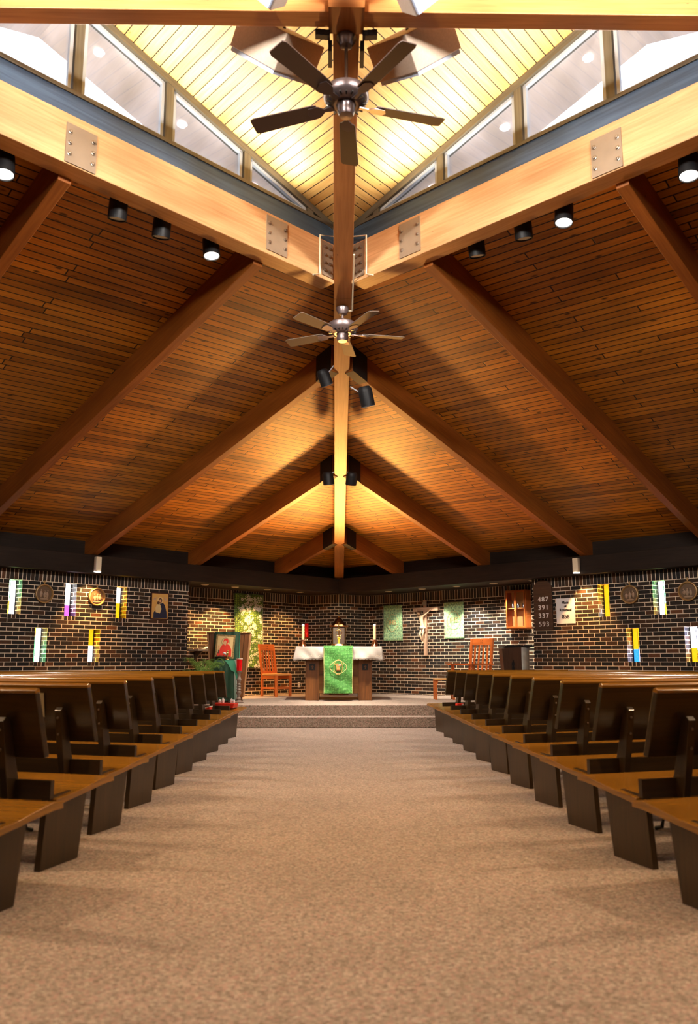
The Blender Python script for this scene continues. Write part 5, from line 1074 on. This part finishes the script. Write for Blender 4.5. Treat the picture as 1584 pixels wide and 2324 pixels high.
# lectern on the right
o = thing('lectern', 'dark brown lectern with a curved grey side in front of the wall cabinet', 'lectern', (3.05, 15.0, PZ))
loft([(-0.135, -0.17, 0), (0.13, -0.17, 0), (0.13, -0.14, 0), (-0.135, -0.14, 0)], [(-0.205, -0.19, 0.93), (0.135, -0.19, 0.955), (0.135, -0.16, 0.955), (-0.205, -0.16, 0.93)], 'front_panel', 'board_wood', o)
m = MB()
def cv(a1, b1): return (0.135 + 0.20 * math.sin(a1 * PI / 2) * (0.88 + 0.12 * b1), -0.18 + 0.36 * (1 - math.cos(a1 * PI / 2)), b1 * 0.95)
m.grid(cv, 14, 6); m.build('side_panel', 'grey_panel', o, solid=0.012)
loft([(-0.12, 0.17, 0), (0.30, 0.17, 0), (0.30, 0.20, 0), (-0.12, 0.20, 0)], [(-0.19, 0.17, 0.93), (0.33, 0.17, 0.93), (0.33, 0.20, 0.93), (-0.19, 0.20, 0.93)], 'back_panel', 'board_wood', o)
loft([(-0.135, -0.14, 0), (-0.11, -0.14, 0), (-0.10, 0.17, 0), (-0.125, 0.17, 0)], [(-0.205, -0.16, 0.93), (-0.18, -0.16, 0.93), (-0.17, 0.17, 0.93), (-0.195, 0.17, 0.93)], 'side_panel', 'board_wood', o)
loft([(-0.15, -0.20, 0.955), (0.34, -0.20, 0.955), (0.36, 0.20, 0.94), (-0.19, 0.20, 0.94)], [(-0.15, -0.20, 0.975), (0.34, -0.20, 0.975), (0.36, 0.20, 0.96), (-0.19, 0.20, 0.96)], 'desk', 'black', o, grain=LX)
m = MB(); m.prism([(-0.035, 0.52), (-0.02, 0.62), (-0.03, 0.66), (0.0, 0.74), (0.02, 0.66), (0.01, 0.62), (0.03, 0.52), (0.0, 0.46)], (-0.015, -0.197, 0), LX, LZ, LY, 0.02); m.build('carved_emblem', 'black', o)
o = thing('microphone', 'short silver microphone on the dark lectern', 'microphone', (3.18, 14.98, PZ + 0.972))
m = MB(); m.tube([(0, 0, 0), (0, 0, 0.03), (0.01, 0, 0.06)], 0.006, 8); m.build('neck', 'silver', o); m = MB(); m.ball((0.012, 0, 0.07), (0.013, 0.013, 0.02), n=10); m.build('capsule', 'silver', o)
m = MB(); m.lathe([(0, 0), (0.035, 0), (0.03, 0.02), (0, 0.02)], n=14); m.build('foot', 'black', o)

# ------------------------------------------------------------------ small things on the pews
def on_pew(key, x, y, z):
    _, P, O = pw_[key]; return O + P(x, y, z)
o = thing('red_tray', 'red tray of small white figures on the seat of the front left pew', 'tray', on_pew((-1, 9), 0.20, 0.06, 0.392), (0, 0, math.radians(-17)))
m = MB(); m.prism([(-0.15, 0), (0.15, 0), (0.17, 0.07), (-0.17, 0.07)], (0, -0.08, 0), LX, LZ, LY, 0.16); m.build('tray', 'red', o, bevel=0.012)
for i, (x, hh) in enumerate(((-0.09, 0.03), (-0.04, 0.045), (0.09, 0.04), (0.125, 0.03))):
    m = MB(); m.ball((x, 0, 0.07 + hh * 0.6), (0.022, 0.02, hh), n=10); m.build('figure', 'white', o)
m = MB(); m.tube([(-0.05, 0, 0.07), (-0.05, 0, 0.135), (0.05, 0, 0.135), (0.05, 0, 0.07)], 0.005, 6); m.build('handle', 'black_metal', o)
o = thing('red_white_box', 'small red white and blue box on the pew seat behind the red tray', 'box', on_pew((-1, 8), 0.36, 0.08, 0.392), (0, 0, math.radians(-17)))
m = MB(); m.box((0, 0, 0.03), (0.14, 0.09, 0.06)); m.build('box', 'red', o, bevel=0.004); m = MB(); m.prism([(-0.07, 0.02), (0.07, 0.06), (0.07, 0.072), (-0.07, 0.05)], (0, -0.048, 0), LX, LZ, LY, 0.096); m.build('white_stripe', 'white', o)
o = thing('orange_box', 'tiny orange and white box on the front right pew seat', 'box', on_pew((1, 9), 0.27, 0.04, 0.392), (0, 0, math.radians(17)))
m = MB(); m.box((0, 0, 0.03), (0.10, 0.07, 0.06)); m.build('box', 'ruby_paint', o, bevel=0.003); m = MB(); m.box((0.035, -0.037, 0.03), (0.03, 0.004, 0.05)); m.build('label', 'white', o)
_, P_, O_ = pw_[(-1, 2)]; X_ = P_(1, 0, 0); Y_ = P_(0, 1, 0)
o = thing('paper_card', 'narrow pale card stuck on the back of the third nearest left pew', 'card')
m = MB(); b_ = O_ + P_(0.41, -0.357, 0.70); m.hexa([b_, b_ + X_ * -0.045, b_ + X_ * -0.045 - Y_ * 0.003, b_ - Y_ * 0.003], [x + P_(-0.02, -0.05, 0.15) for x in (b_, b_ + X_ * -0.045, b_ + X_ * -0.045 - Y_ * 0.003, b_ - Y_ * 0.003)]); m.build('card', 'card', o)
